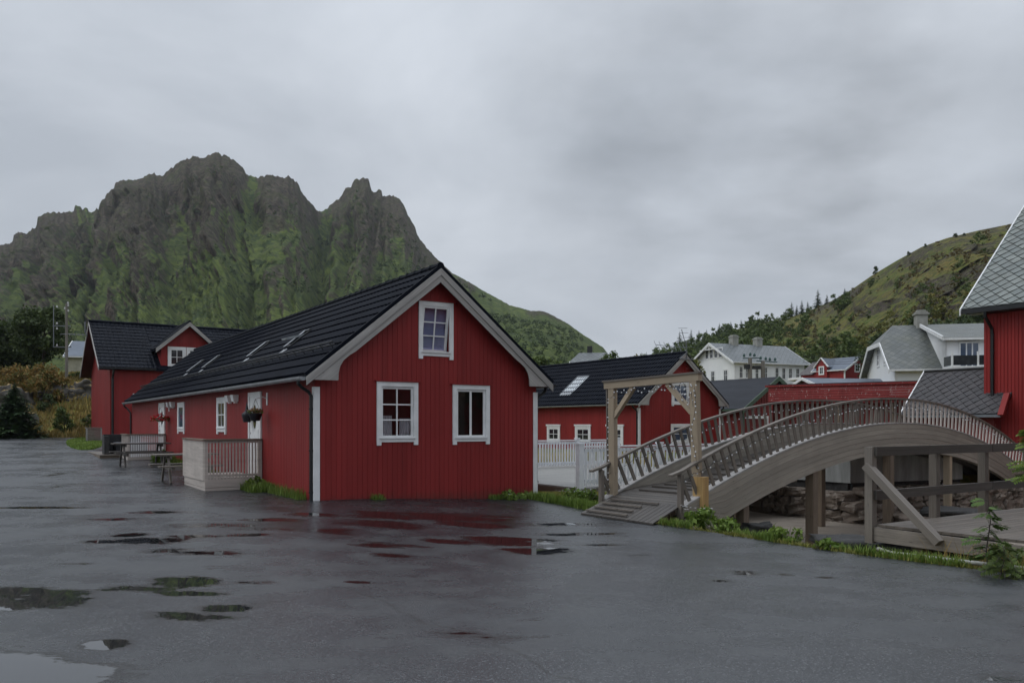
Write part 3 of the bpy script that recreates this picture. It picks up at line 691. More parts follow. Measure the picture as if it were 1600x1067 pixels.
# ------------------------------------------------------------------ the red cabins
CW, EZ, RS = 5.61, 2.44, .813                     # width, wall height, roof slope
RISE = 2.5; HALF = CW / 2 + .27; SL = math.hypot(HALF, RISE)
def cabin(L, loc, label, near):
    c = thing('red_cabin', label, 'cabin', loc, math.atan2(.5474, .8369), 'red wooden cabins with black tiled roofs')
    FG = fmat((0, 0, 0), (1, 0, 0), (0, -1, 0)); FS = fmat((0, 0, 0), (0, 1, 0), (-1, 0, 0)); FR = fmat((CW, 0, 0), (0, 1, 0), (1, 0, 0)); FB = fmat((0, L, 0), (1, 0, 0), (0, 1, 0))
    zt = lambda a: 2.60 + (a + .27) * RS - .10 if a < CW / 2 else 2.60 + (CW + .27 - a) * RS - .10
    gp = [(0, -.45), (CW, -.45), (CW, 2.70), (CW / 2, zt(CW / 2)), (0, 2.70)]
    if near: wins = [(1.38, 2.37, 1.20, 2.52), (3.26, 4.25, 1.19, 2.50), (2.39, 3.27, 3.13, 4.36)]
    else: wins = [(2.1, 3.40, .62, 1.60), (2.15, 3.34, 2.55, 3.68)]
    holes = [(a + .06, b - .06, z0 + .06, z1 - .06) for a, b, z0, z1 in wins] if near else []
    mb = MB(); wallface(mb, FG, gp, holes); wallface(mb, FB, gp)
    for f_ in (FS, FR): wallface(mb, f_, [(0, -.45), (L, -.45), (L, 2.70), (0, 2.70)])
    mb.build('wall', M['red'], c)
    if near: sides = [(7.2, 8.25, 1.37, 2.36, 2, 2), (12.8, 13.9, 1.33, 2.34, 1, 1)]
    else: sides = [(6.3, 7.5, .6, 1.5, 2, 2), (3.65, 4.95, .6, 1.5, 2, 2), (1.1, 2.35, .6, 1.5, 2, 2)]
    doors = [(3.78, 4.9, .28, 2.40), (16.3, 17.5, .42, 2.40)] if near else []
    mb = MB()
    cladding(mb, FG, CW, lambda a: zt(a) - .02 if 0 < a < CW else EZ, -.42, [(a, b, z0 - .0, z1) for a, b, z0, z1 in wins])
    cladding(mb, FS, L, lambda a: EZ - .01, -.42, [(a, b, z0, z1) for a, b, z0, z1, _, _ in sides] + doors, pitch=.115 if near else .15, bw=.098 if near else .125)
    mb.build('cladding', M['red'], c)
    # corner boards
    for (x, y) in ((-.025, -.025), (CW - .10, -.025)):
        mb = MB(); mb.box((x, y, -.42), (.125, .03, EZ + .35)); mb.box((x - .001 if x < 0 else x + .096, y + .031, -.42), (.03, .10, EZ + .35)); mb.build('corner_board', M['white'], c)
    # roof: slab, tiles, ridge, verge
    og = .30; n0 = Vector((-RISE, 0, HALF)).normalized(); n1 = Vector((RISE, 0, HALF)).normalized()
    mb = MB()
    upL = Vector((HALF, 0, RISE)).normalized(); upR = Vector((-HALF, 0, RISE)).normalized()
    eL = Vector((-.27, -og, 2.60)); eR = Vector((CW + .27, -og, 2.60)); LL = L + og + .25
    for e, u_ in ((eL, upL), (eR, upR)):
        a = e; b = e + u_ * SL; mb.prism([a, b, b - Z * .07, a - Z * .07], (0, LL, 0))
        tile_roof(mb, e + Vector((0, 0, .02)), (0, 1, 0), u_, LL, SL, rows=11)
    for y in (-og,): # black verge flashing
        for e, u_ in ((eL, upL), (eR, upR)): mb.bar(e + Vector((0, .02, .03)) - u_ * .04, e + u_ * SL + Vector((0, .02, .03)), .05, .075, up=n0)
    mb.tube([Vector((CW / 2, -og - .01, 2.60 + RISE + .035)), Vector((CW / 2, L + .25, 2.60 + RISE + .035))], .075, 8)
    k = 0
    while k * .40 < LL: mb.tube([(CW / 2, -og + k * .40, 2.60 + RISE + .035), (CW / 2, -og + k * .40 + .05, 2.60 + RISE + .035)], .086, 8); k += 1
    roof = mb.build('roof', M['tile'], c, recalc=False, weld=False)
    # soffit
    mb = MB()
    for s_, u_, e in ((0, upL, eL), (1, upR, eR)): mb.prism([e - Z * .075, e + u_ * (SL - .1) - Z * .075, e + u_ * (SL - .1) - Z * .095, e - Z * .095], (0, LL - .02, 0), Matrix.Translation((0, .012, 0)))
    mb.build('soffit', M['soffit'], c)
    # bargeboards with a bracket curve
    def bb(right):
        def X(x): return CW - x if right else x
        zo = lambda x: 2.60 + (x + .27) * RS - .045
        pts = [(-.285, 2.50), (.40, 2.50), (.405, 2.66), (.44, 2.80), (.52, 2.93), (.64, 3.03), (.78, zo(.78) - .29), (CW / 2 - .0005, zo(CW / 2) - .29), (CW / 2 - .0005, zo(CW / 2)), (-.285, zo(-.285))]
        mb = MB(); mb.prism([(X(x), 0, z) for x, z in pts], (0, -.028, 0), Matrix.Translation((0, -.272, 0)))
        # uv along the slope for the grain
        b = mb.build('bargeboard', M['barge'], c); sg = -1 if right else 1
        me = b.data; uvl = me.uv_layers[0]
        for lp in me.loops:
            co_ = me.vertices[lp.vertex_index].co; uvl.data[lp.index].uv = (co_.x * sg * .776 + co_.z * .63 + 7 * right, -co_.x * sg * .63 + co_.z * .776 + 3)
        mb = MB(); p2 = [(-.285, zo(-.285) - .16), (CW / 2 - .0005, zo(CW / 2) - .13), (CW / 2 - .0005, zo(CW / 2) + .02), (-.285, zo(-.285) + .02)]
        mb.prism([(X(x), 0, z) for x, z in p2], (0, -.022, 0), Matrix.Translation((0, -.3005, 0)))
        b2 = mb.build('top_board', M['barge'], b); me = b2.data; uvl = me.uv_layers[0]
        for lp in me.loops:
            co_ = me.vertices[lp.vertex_index].co; uvl.data[lp.index].uv = (co_.x * sg * .776 + co_.z * .63 + 17 * right + 31, -co_.x * sg * .63 + co_.z * .776 + 5)
    bb(False); bb(True)
    # gutters and pipes
    for sgn, x in ((-1, -.33), (1, CW + .33)):
        mb = MB(); seg = 8; r = .065; zg = 2.56
        r = .08; prof = [(x + r * math.cos(a), zg + r * math.sin(a)) for a in [math.pi + math.pi * i / seg for i in range(seg + 1)]]
        prof2 = [(x + (r - .008) * math.cos(a), zg + (r - .008) * math.sin(a)) for a in [math.pi + math.pi * i / seg for i in range(seg + 1)]]
        for (p, q) in zip(prof, prof[1:]): mb.face([(p[0], -.26, p[1]), (q[0], -.26, q[1]), (q[0], L + .2, q[1]), (p[0], L + .2, p[1])])
        for (p, q) in zip(prof2, prof2[1:]): mb.face([(p[0], -.26, p[1]), (q[0], -.26, q[1]), (q[0], L + .2, q[1]), (p[0], L + .2, p[1])])
        for a in (0, seg): mb.face([(prof[a][0], -.26, prof[a][1]), (prof2[a][0], -.26, prof2[a][1]), (prof2[a][0], L + .2, prof2[a][1]), (prof[a][0], L + .2, prof[a][1])])
        mb.face([(p[0], -.26, p[1]) for p in prof])
        gt = mb.build('gutter', M['lead'] if sgn < 0 else M['blackmetal'], c)
        y = .3
        while y < L: mb = MB(); mb.bar((x + .07 * -sgn, y, zg + .02), (x, y, zg - .072), .02, .012); mb.bar((x, y, zg - .072), (x + .07 * sgn, y, zg + .01), .02, .012); mb.bar((x - sgn*.06, y, zg + .01), (x - sgn * .3, y, zg - .03 ), .02, .02); y += .6; mb.build('bracket', M['blackmetal'], gt)
        yy = .07 if sgn < 0 or 1 else 0
        xo = -.055 if sgn < 0 else CW + .055
        downpipe(c, [(x, yy, zg - .05), (x, yy, zg - .13), (x - sgn * .07, yy, zg - .2), (xo + sgn * .05, yy, zg - .30), (xo, yy, zg - .38), (xo, yy, -.1)])
    if near: downpipe(c, [(-.33, L + .1, 2.5), (-.33, L + .1, 2.42), (-.2, L + .1, 2.3), (-.06, L - .0, 2.1), (-.06, L, .4)])
    # snow guard on the left slope
    if near:
        mb = MB(); v0 = .90
        for yy_ in np.arange(.3, L + .3, .6):
            p = eL + upL * v0 + Vector((0, yy_, 0)); mb.bar(p + n0 * .02, p + n0 * .20, .03, .012); mb.bar(p + n0 * .03 + upL * .18, p + n0 * .19, .025, .012)
        for h in (.12, .19): mb.tube([eL + upL * v0 + n0 * h + Vector((0, .1, 0)), eL + upL * v0 + n0 * h + Vector((0, L + .2, 0))], .014, 6)
        mb.build('snow_guard', M['blackmetal'], c)
        for (u0, op) in ((4.05, True), (7.6, False), (13.5, False), (16.1, False)):
            skylight(c, eL + Vector((0, og, 0)), (0, 1, 0), upL, n0, u0 + .2, 1.52, .46, .72, op, glass='darkglass', proud=.10)
    else: skylight(c, eL + Vector((0, og, 0)), (0, 1, 0), upL, n0, 5.85, 1.15, 1.1, 1.4)
    # windows and doors
    if near:
        specs = [(2, 3, 0), (2, 1, 0), (2, 3, R(9))]
        for (a, b, z0, z1), (nx, ny, tl) in zip(wins, specs):
            wd = window(c, FG, a, b, z0, z1, nx, ny, cas=.10, glass='glass', recess=.035 if not tl else -.0, cap=M['red'], tilt=tl, sash=.055)
            if tl: wd['label'] = 'upper window tilted open with a pale lilac sheet for the mirrored sky'
            elif ny == 3: wd['label'] = 'six-pane window with a light curtain'
            else: wd['label'] = 'two-pane window with dark panes'
            if ny == 3 and not tl:
                mb = MB()
                for s0, s1, zt_ in ((a + .1, a + .40, z0 + .58), (b - .40, b - .1, z0 + .52)):
                    n_ = 16
                    for i in range(n_):
                        x0, x1 = lerp(s0, s1, i / n_), lerp(s0, s1, (i + 1) / n_); d0, d1 = .09 + .018 * math.sin(i * 1.9), .09 + .018 * math.sin((i + 1) * 1.9)
                        mb.face([FG @ Vector(q) for q in ((x0, -d0, z0), (x1, -d1, z0), (x1, -d1, zt_), (x0, -d0, zt_))])
                mb.build('curtain', M['curtain'], wd, weld=False)
            if tl:
                mb = MB(); mb.face([FG @ Vector(q) for q in ((a + .08, -.14, z0 + .05), (b - .08, -.14, z0 + .05), (b - .08, -.14, z1 - .05), (a + .08, -.14, z1 - .05))]); mb.build('sky_reflection', M['lilac'], wd, weld=False)  # flat sheet behind the pane, sky reflection put into its lilac colour
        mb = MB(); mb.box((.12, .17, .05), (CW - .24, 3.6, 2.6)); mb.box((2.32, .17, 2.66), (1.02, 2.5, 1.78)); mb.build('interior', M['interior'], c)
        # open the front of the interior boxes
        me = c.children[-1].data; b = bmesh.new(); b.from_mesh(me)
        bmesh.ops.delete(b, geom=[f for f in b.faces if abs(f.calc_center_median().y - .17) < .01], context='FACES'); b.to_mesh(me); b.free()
        for i, (a, b, z0, z1, nx, ny) in enumerate(sides):
            window(c, FS, a, b, z0, z1, nx, ny, cas=.13, cap=None, recess=-.01, glass='darkglass' if i == 0 else 'blueglass')
        for (a, b, z0, z1) in doors:
            mb = MB(); mb.box((a, -.002, z0), (.11, .045, z1 - z0), FS); mb.box((b - .11, -.002, z0), (.11, .045, z1 - z0), FS); mb.box((a + .11, -.002, z1 - .11), (b - a - .22, .043, .11), FS)
            mb.box((a + .11, -.01, z0), (b - a - .22, .03, z1 - z0 - .11), FS)
            for q in range(2): mb.box((a + .24, .018, z0 + .18 + q * .55), (b - a - .48, .012, .45), FS)
            d = mb.build('door', M['whitetrim'], c)
            mb = MB(); mb.lathe([(.0, .0), (.12, .0), (.12, .02), (0, .02)], (0, 0, 0), 20)
            P = [FS @ Vector((a + .56 + .13 * math.cos(q), .022, z1 - .62 + .30 * math.sin(q))) for q in np.linspace(0, 2 * math.pi, 20, endpoint=False)]
            mb = MB(); mb.prism(P, (-.008, 0, 0)); mb.build('door_glass', M['darkglass'], d)
            mb = MB(); hz_ = z0 + .92; mb.tube([FS @ Vector((b - .22, .02, hz_)), FS @ Vector((b - .22, .07, hz_)), FS @ Vector((b - .34, .07, hz_))], .012, 6); mb.tube([FS @ Vector((b - .22, .01, hz_ + .16)), FS @ Vector((b - .22, .035, hz_ + .16))], .022, 10)
            mb.build('handle', M['blackmetal'], d)
        for a in (5.95, 6.55, 14.45, 15.1):
            mb = MB(); T = FS
            mb.hexa([(a, .0, 2.2), (a + .24, .0, 2.2), (a + .24, .13, 2.2), (a, .13, 2.2), (a - .02, .0, 2.38), (a + .26, .0, 2.38), (a + .26, .17, 2.38), (a - .02, .17, 2.38)], T); mb.box((a + .05, .02, 2.16), (.14, .07, .038), T)
            mb.build('wall_vent', M['white'], c)
    else:
        for i, (a, b, z0, z1) in enumerate(wins): window(c, FG, a, b, z0, z1, 2, 2, cas=.14, simple=True, glass='blueglass')
        for (a, b, z0, z1, nx, ny) in sides:
            wd = window(c, FS, a, b, z0, z1, 2, 2, cas=.16, simple=True, glass='darkglass')
            mb = MB(); mb.box((a - .06, .0, z1 - .02), (b - a + .12, .07, .09), FS); mb.build('head_trim', M['white'], wd)
        # aerials on the ridge above the gable
        p = Vector((CW / 2 + .05, -.34, 4.75)); mb = MB()
        mb.tube([p, p + Z * .95], .022, 6); q = p + Z * .60
        mb.tube([q, q + Vector((-1.6, .5, .12))], .016, 5)
        for i in range(7):
            r_ = q + Vector((-1.6, .5, .12)) * (i / 6.5 + .08); mb.tube([r_ - Vector((.05, .16, .2)), r_ + Vector((.05, .16, .2))], .012, 4)
        q = p + Vector((.0, 0, .55)); mb.tube([q, q + Vector((-.35, 0, .95))], .018, 5)
        for i in range(5): r_ = q + Vector((-.35, 0, .95)) * (i / 4.2 + .1); mb.tube([r_ - Vector((.3, .1, .02)), r_ + Vector((.3, -.1, .02))], .012, 4)
        mb.tube([p + Vector((-.5, -.02, .05)), p + Vector((.45, -.02, .05))], .02, 5); mb.tube([p + Vector((-.5, -.02, .05)), p + Vector((0, -.02, .4))], .02, 5); mb.tube([p + Vector((.45, -.02, .05)), p + Vector((0, -.02, .4))], .02, 5)
        mb.build('antenna', M['galv'], c)
    return c
cabin(24.3, (-4.10, 16.9, 0), 'long red cabin with a black tiled roof, gable windows and two small decks', True)
cabin(18.0, (6.08, 39, 0), 'red cabin with one roof window and aerials, behind the white railing', False)

# ------------------------------------------------------------------ taller red house at the end of the yard
def red_house():
    c = thing('red_house', 'tall red house with a black tiled roof and white-trimmed wall dormer', 'house', (-22.25, 45, 0), math.atan2(.5474, .8369))
    W, L, ZE, ZR = 9.0, 15.0, 4.70, 7.67      # local x = V (ridge), y = U (depth)
    FF = fmat((0, 0, 0), (1, 0, 0), (0, -1, 0)); FL = fmat((0, 0, 0), (0, 1, 0), (-1, 0, 0)); mid = W / 2; hs = mid + .4; sl = (ZR - ZE) / hs
    zt = lambda y: ZE + (y + .4) * sl if y < mid else ZE + (W + .4 - y) * sl
    mb = MB(); wallface(mb, FF, [(0, .2), (L, .2), (L, zt(0) - .1), (0, zt(0) - .1)]); gp = [(0, .2), (W, .2), (W, zt(W) - .1), (mid, zt(mid) - .1), (0, zt(0) - .1)]
    wallface(mb, FL, gp); wallface(mb, fmat((L, 0, 0), (0, 1, 0), (1, 0, 0)), gp); wallface(mb, fmat((0, W, 0), (1, 0, 0), (0, 1, 0)), [(0, .2), (L, .2), (L, zt(0) - .1), (0, zt(0) - .1)])
    d0, d1, dm, dz0, dz1 = 2.45, 5.75, 4.1, 6.05, 7.45; wl, wr = 2.62, 5.55
    mb.box((wl, -.02, zt(0) - .1), (wr - wl, .1, 6.1 - zt(0) + .1)); mb.prism([(wl, -.02, 6.0), (wr, -.02, 6.0), (dm, -.02, 7.3)], (0, .1, 0))
    for x in (wl, wr): mb.prism([(x, 0, zt(0) - .1), (x, 1.8, zt(1.8) - .02), (x, 0, 6.0)], (.05, 0, 0))
    mb.build('wall', M['red'], c)
    mb = MB(); cladding(mb, FF, L, lambda a: 4.75, .25, [(1.2, 2.0, 0, 3.25)], pitch=.15, bw=.11); cladding(mb, FL, W, lambda a: zt(a) - .12, .25, [], pitch=.15, bw=.11)
    FD = fmat((wl, -.02, 0), (1, 0, 0), (0, -1, 0)); cladding(mb, FD, wr - wl, lambda a: 6.0 + (a if a < 1.46 else 2.93 - a) * .85, 4.76, [(2.98 - wl, 4.95 - wl, 4.86, 6.03)], pitch=.15, bw=.11)
    mb.build('cladding', M['red'], c)
    mb = MB(); up0 = Vector((0, hs, ZR - ZE)).normalized(); up1 = Vector((0, -hs, ZR - ZE)).normalized(); S = math.hypot(hs, ZR - ZE)
    for e, u_ in ((Vector((-.6, -.4, ZE)), up0), (Vector((-.6, W + .4, ZE)), up1)):
        mb.prism([e, e + u_ * S, e + u_ * S - Z * .12, e - Z * .12], (L + 1.0, 0, 0))
    # tiles left out in front of the dormer
    e = Vector((-.6, -.4, ZE + .02)); tile_roof(mb, e, (1, 0, 0), up0, d0 + .6, S, 14, .24, .018, .03)
    tile_roof(mb, e + Vector((d1 + .6, 0, 0)), (1, 0, 0), up0, L + 1 - d1 - .6, S, 14, .24, .018, .03)
    tile_roof(mb, e + Vector((d0 + .6, 0, 0)) + up0 * (S * .62), (1, 0, 0), up0, d1 - d0, S * .38, 5, .24, .018, .03)
    mb.tube([(-.62, mid, ZR + .05), (L + .4, mid, ZR + .05)], .09, 8)
    # dormer roof
    for x0, xs in ((d0 - .15, 1), (d1 + .15, -1)):
        e = Vector((x0, -.45, 5.85)); u_ = Vector((dm - x0, 0, dz1 - 5.85)); Sd = u_.length
        mb.prism([e, e + u_, e + u_ - Z * .1, e - Z * .1], (0, 4.6, 0)); tile_roof(mb, e + Z * .02, (0, 1, 0), u_, 4.6, Sd, 6, .24, .018, .03)
    mb.tube([(dm, -.46, dz1 + .04), (dm, 3.6, dz1 + .04)], .08, 8)
    mb.build('roof', M['tile'], c, recalc=False, weld=False)
    def barge(p, q, dep, th, nrm):
        mb = MB(); p, q = Vector(p), Vector(q); mb.prism([p, q, q - Z * th, p - Z * th], Vector(nrm) * dep); mb.build('bargeboard', M['barge'], c)
    barge((-.60, -.43, ZE), (-.60, mid, ZR), .035, .17, (-1, 0, 0)); barge((-.60, W + .43, ZE), (-.60, mid, ZR), .035, .17, (-1, 0, 0))
    barge((d0 - .17, -.452, 5.86), (dm, -.452, dz1 + .01), .035, .24, (0, -1, 0)); barge((d1 + .17, -.452, 5.86), (dm, -.452, dz1 + .01), .035, .24, (0, -1, 0))
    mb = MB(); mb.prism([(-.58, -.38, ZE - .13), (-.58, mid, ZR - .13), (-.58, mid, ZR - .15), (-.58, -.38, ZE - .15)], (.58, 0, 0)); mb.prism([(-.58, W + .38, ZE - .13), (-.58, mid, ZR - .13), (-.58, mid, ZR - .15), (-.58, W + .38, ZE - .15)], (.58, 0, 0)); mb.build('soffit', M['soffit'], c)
    for a0, a1 in ((2.98, 3.97), (4.0, 4.97)): window(c, fmat((0, -.02, 0), (1, 0, 0), (0, -1, 0)), a0, a1, 4.86, 6.03, 2, 2, cas=.15, simple=True, proud=.05, ears=.0)
    mb = MB(); mb.box((2.9, -.06, 4.2), (2.1, .05, .55)); mb.build('porch_panel', M['white'], c)
    mb = MB(); mb.box((1.15, -.05, .4), (.12, .05, 2.9)); mb.box((1.95, -.05, .4), (.12, .05, 2.9)); mb.box((1.27, -.048, 3.16), (.68, .048, .12)); mb.box((1.27, -.03, .4), (.68, .03, 2.76)); mb.build('door', M['white'], c)
    mb = MB(); mb.box((-.6, -.50, ZE - .08), (d0 + .45, .09, .09)); mb.box((d1, -.50, ZE - .08), (L - d1 + .4, .09, .09)); mb.build('gutter', M['blackmetal'], c)
    downpipe(c, [(.12, -.42, ZE - .1), (.12, -.40, ZE - .3), (.12, -.09, ZE - .55), (.12, -.07, .5)], .06)
    mb = MB(); mb.box((.0, -.05, .2), (L, .048, .42)); mb.box((-.05, -.05, .2), (.048, W, .42)); mb.build('foundation', M['concrete'], c)
    # mast with aerial by the gable top
    mb = MB(); p = Vector((-.7, mid, ZR - .9)); mb.tube([p, p + Vector((-.1, 0, .3)), p + Vector((-.1, 0, .9))], .03, 6); mb.tube([p + Vector((-.1, -.1, .1)), p + Vector((-1.3, -.4, .05))], .02, 5)
    for i in range(6): q = p + Vector((-.1, -.1, .1)) + Vector((-1.2, -.35, -.05)) * (i / 5.0); mb.tube([q - Vector((-.1, .35, 0)), q + Vector((-.1, .35, 0))], .015, 4)
    mb.build('antenna', M['galv'], c)
red_house()

# ------------------------------------------------------------------ generic gabled house (x = gable width, y = ridge)
def gable_house(name, label, cat, loc, rz, W, L, zb, ze, zr, wall, roof, trim, oe=.35, og=.35, wins=(), verge=.18, jerk=0, group=None, roofslates=None, glass='darkglass', clad=None, dorm=None, thick=.12):
    c = thing(name, label, cat, loc, rz, group); mid = W / 2; hs = mid + oe; sl = (zr - ze) / hs
    zt = lambda a: ze + (a + oe) * sl if a < mid else ze + (W + oe - a) * sl
    fr = {'front': fmat((0,0,0),(1,0,0),(0,-1,0)), 'left': fmat((0,0,0),(0,1,0),(-1,0,0)), 'right': fmat((W,0,0),(0,1,0),(1,0,0)), 'back': fmat((0,L,0),(1,0,0),(0,1,0))}
    jx = jerk / sl   # half width of the clip at its lower edge
    gp = [(0, zb), (W, zb), (W, zt(0) - thick)] + ([(mid + jx, zr - jerk - thick), (mid - jx, zr - jerk - thick)] if jerk else [(mid, zr - thick)]) + [(0, zt(0) - thick)]
    mb = MB()
    for k in ('front', 'back'): wallface(mb, fr[k], gp)
    for k in ('left', 'right'): wallface(mb, fr[k], [(0, zb), (L, zb), (L, zt(0) - thick), (0, zt(0) - thick)])
    mb.build('wall', wall, c)
    if clad:
        mb = MB()
        for k, Lx, fz in (('front', W, lambda a: zt(a) - thick), ('left', L, lambda a: zt(0) - thick), ('right', L, lambda a: zt(0) - thick)): cladding(mb, fr[k], Lx, fz, zb, [], pitch=clad, bw=clad * .72, pr=.02)
        mb.build('cladding', wall, c)
    mb = MB()
    def uvp(P, e, al, up): return [((Vector(p) - e).dot(al), (Vector(p) - e).dot(up)) for p in P]
    for sx in (0, 1):
        e = Vector((-oe if not sx else W + oe, -og, ze)); top = Vector((mid, 0, zr)); d = Vector((hs if not sx else -hs, 0, zr - ze)); Sl = d.length; u_ = d.normalized()
        y0, y1 = -og, L + og; X = lambda t: e.x + d.x * t
        if jerk:
            tj = 1 - jerk / (zr - ze); jy = jerk * .9
            P = [(e.x, y0, ze), (X(tj), y0, ze + (zr - ze) * tj), (mid, y0 + jy, zr), (mid, y1 - jy, zr), (X(tj), y1, ze + (zr - ze) * tj), (e.x, y1, ze)]
        else: P = [(e.x, y0, ze), (mid, y0, zr), (mid, y1, zr), (e.x, y1, ze)]
        al = Vector((0, 1, 0)); mb.face(P, uvp(P, e, al, u_)); Q = [Vector(p) - Z * thick for p in P]; mb.face(Q[::-1])
        for i in range(len(P)):
            j = (i + 1) % len(P)
            if abs(P[i][0] - mid) < 1e-6 and abs(P[j][0] - mid) < 1e-6: continue
            mb.face([P[i], P[j], Q[j], Q[i]])
        if roofslates: slates(mb, e, (0, 1, 0), u_, L + 2 * og, Sl, *roofslates)
    if jerk:
        for (ye, yi) in ((-og, -og + jerk * .9), (L + og, L + og - jerk * .9)):
            P = [(mid - jx, ye, zr - jerk), (mid + jx, ye, zr - jerk), (mid, yi, zr)]; mb.face(P, [(p[0], p[2] * 1.4) for p in P])
    ro = mb.build('roof', roof, c, weld=False, recalc=False)
    # verge boards and eave boards
    if trim:
        mb = MB(); n_ = .06
        for y, s_ in ((-og, -1), (L + og, 1)):
            for sx in (0, 1):
                mb = MB(); x0 = -oe - .05 if not sx else W + oe + .05; z0 = ze - .05 * sl
                tj = 1 - jerk / (zr - ze); xm = lerp(-oe if not sx else W + oe, mid, tj); zm = ze + (zr - ze) * tj
                mb.prism([(x0, y, z0 + .03), (xm, y, zm + .03), (xm, y, zm - verge), (x0, y, z0 - verge)], (0, n_ * s_, 0)); mb.build('verge_board', trim, c)
            if jerk: mb = MB(); mb.prism([(mid - jx, y, zr - jerk + .03), (mid + jx, y, zr - jerk + .03), (mid + jx, y, zr - jerk - verge), (mid - jx, y, zr - jerk - verge)], (0, n_ * s_, 0)); mb.build('verge_board', trim, c)
        for x in (-oe - .1, W + oe + .02): mb = MB(); mb.box((x, -og, ze - .14), (.08, L + 2 * og, .12)); mb.build('eave_board', trim, c)
        for (x, y) in ((-.03, -.03), (W - .12, -.03)): mb = MB(); mb.box((x, y, zb), (.15, .04, zt(0) - zb - thick)); mb.box((x + (.121 if x > 0 else 0), y + .041, zb), (.03, .10, zt(0) - zb - thick)); mb.build('corner_board', trim, c)
    for (k, a0, a1, z0, z1, nx, ny) in wins: window(c, fr[k], a0, a1, z0, z1, nx, ny, cas=min(.14, (a1 - a0) * .13), white=M['whitetrim'], simple=True, ears=0, proud=.06, glass=glass, muntin=.045, sash=.05)
    return c, fr
def chimney(par, x, y, z0, z1, w_=.8):
    mb = MB(); mb.box((x - w_/2, y - w_/2, z0), (w_, w_, z1 - z0)); mb.box((x - w_/2 - .08, y - w_/2 - .08, z1 - .22), (w_ + .16, w_ + .16, .12)); mb.box((x - w_/2 + .1, y - w_/2 + .1, z1 + .002), (w_ - .2, w_ - .2, .12))
    return mb.build('chimney', M['chimney'], par)
def ang(d): return math.atan2(d[1], d[0])
def origin_from(px, Y): return Vector(((px - CX) / F * Y, Y, 0))

# boathouse with green trim
P = origin_from(1154, 46.3); bo = P + V * .35
bh, fr = gable_house('boathouse', 'red boathouse with green bargeboards and tarred felt roof', 'boathouse', (bo.x, bo.y, 0), math.atan2(.5474, .8369), 5.4, 10, -.3, 2.46, 4.36, M['redold'], M['felt'], M['green'], .35, .35, verge=.24, clad=.22)
mb = MB(); mb.box((.3, -.10, 1.9), (2.6, .08, .16)); mb.box((2.0, -.1, .3), (.14, .1, 1.6)); mb.build('white_boards', M['white'], bh)
# long flaking red shed: upper band of boards over an open dark front
def long_shed():
    a = at(1201, 607, 41); b = at(1442, 599, 37)
    d = (b - a); d.z = 0; L = d.length; d.normalize(); n = Vector((d.y, -d.x, 0))
    c = thing('long_shed', 'long low shed with a flaking red board front above an open bay', 'shed', (a.x, a.y, 0), ang(d))
    mb = MB()
    for i in range(7): mb.hexa([(0, -.03 - .012, 2.72 + i * .115), (L, -.042, 2.72 + i * .115), (L, 0, 2.72 + i * .115), (0, 0, 2.72 + i * .115), (0, -.016, 2.72 + (i + 1) * .115 - .006), (L, -.016, 2.72 + (i + 1) * .115 - .006), (L, 0, 2.72 + (i + 1) * .115 - .006), (0, 0, 2.72 + (i + 1) * .115 - .006)])
    mb.build('front_board', M['redflake'], c)
    mb = MB(); mb.box((-.15, -.1, 3.44), (L + .2, .3, .09)); mb.build('top_rail', M['redflake'], c)
    mb = MB(); mb.box((0, .6, -.3), (L, .15, 3.2)); mb.box((0, .02, 2.6), (L, 4, .12)); mb.box((0, .0, -.3), (.2, 4, 3.6)); mb.build('wall', M['redold'], c)
    mb = MB(); mb.hexa([(0, -.05, 3.53), (L, -.05, 3.53), (L, 5, 3.6), (0, 5, 3.6), (0, -.05, 3.57), (L, -.05, 3.57), (L, 5, 3.66), (0, 5, 3.66)]); mb.build('roof', M['felt'], c)
    for x in (.8, 3.2, 5.6): 
        mb = MB(); mb.box((x, .1, -.3), (.16, .16, 3.0)); mb.build('post', M['brownwood'], c)
long_shed()
# blue-grey roofed building behind the shed
a = origin_from(1232, 58); 
gable_house('storehouse', 'low building with a blue-grey metal roof behind the flaking red shed', 'building', (a.x, a.y, 0), 0 + R(-90) + R(12), 4.5, 14, .3, 3.95, 4.75, M['redold'], M['bluemetal'], M['white'], .3, .3, verge=.16)
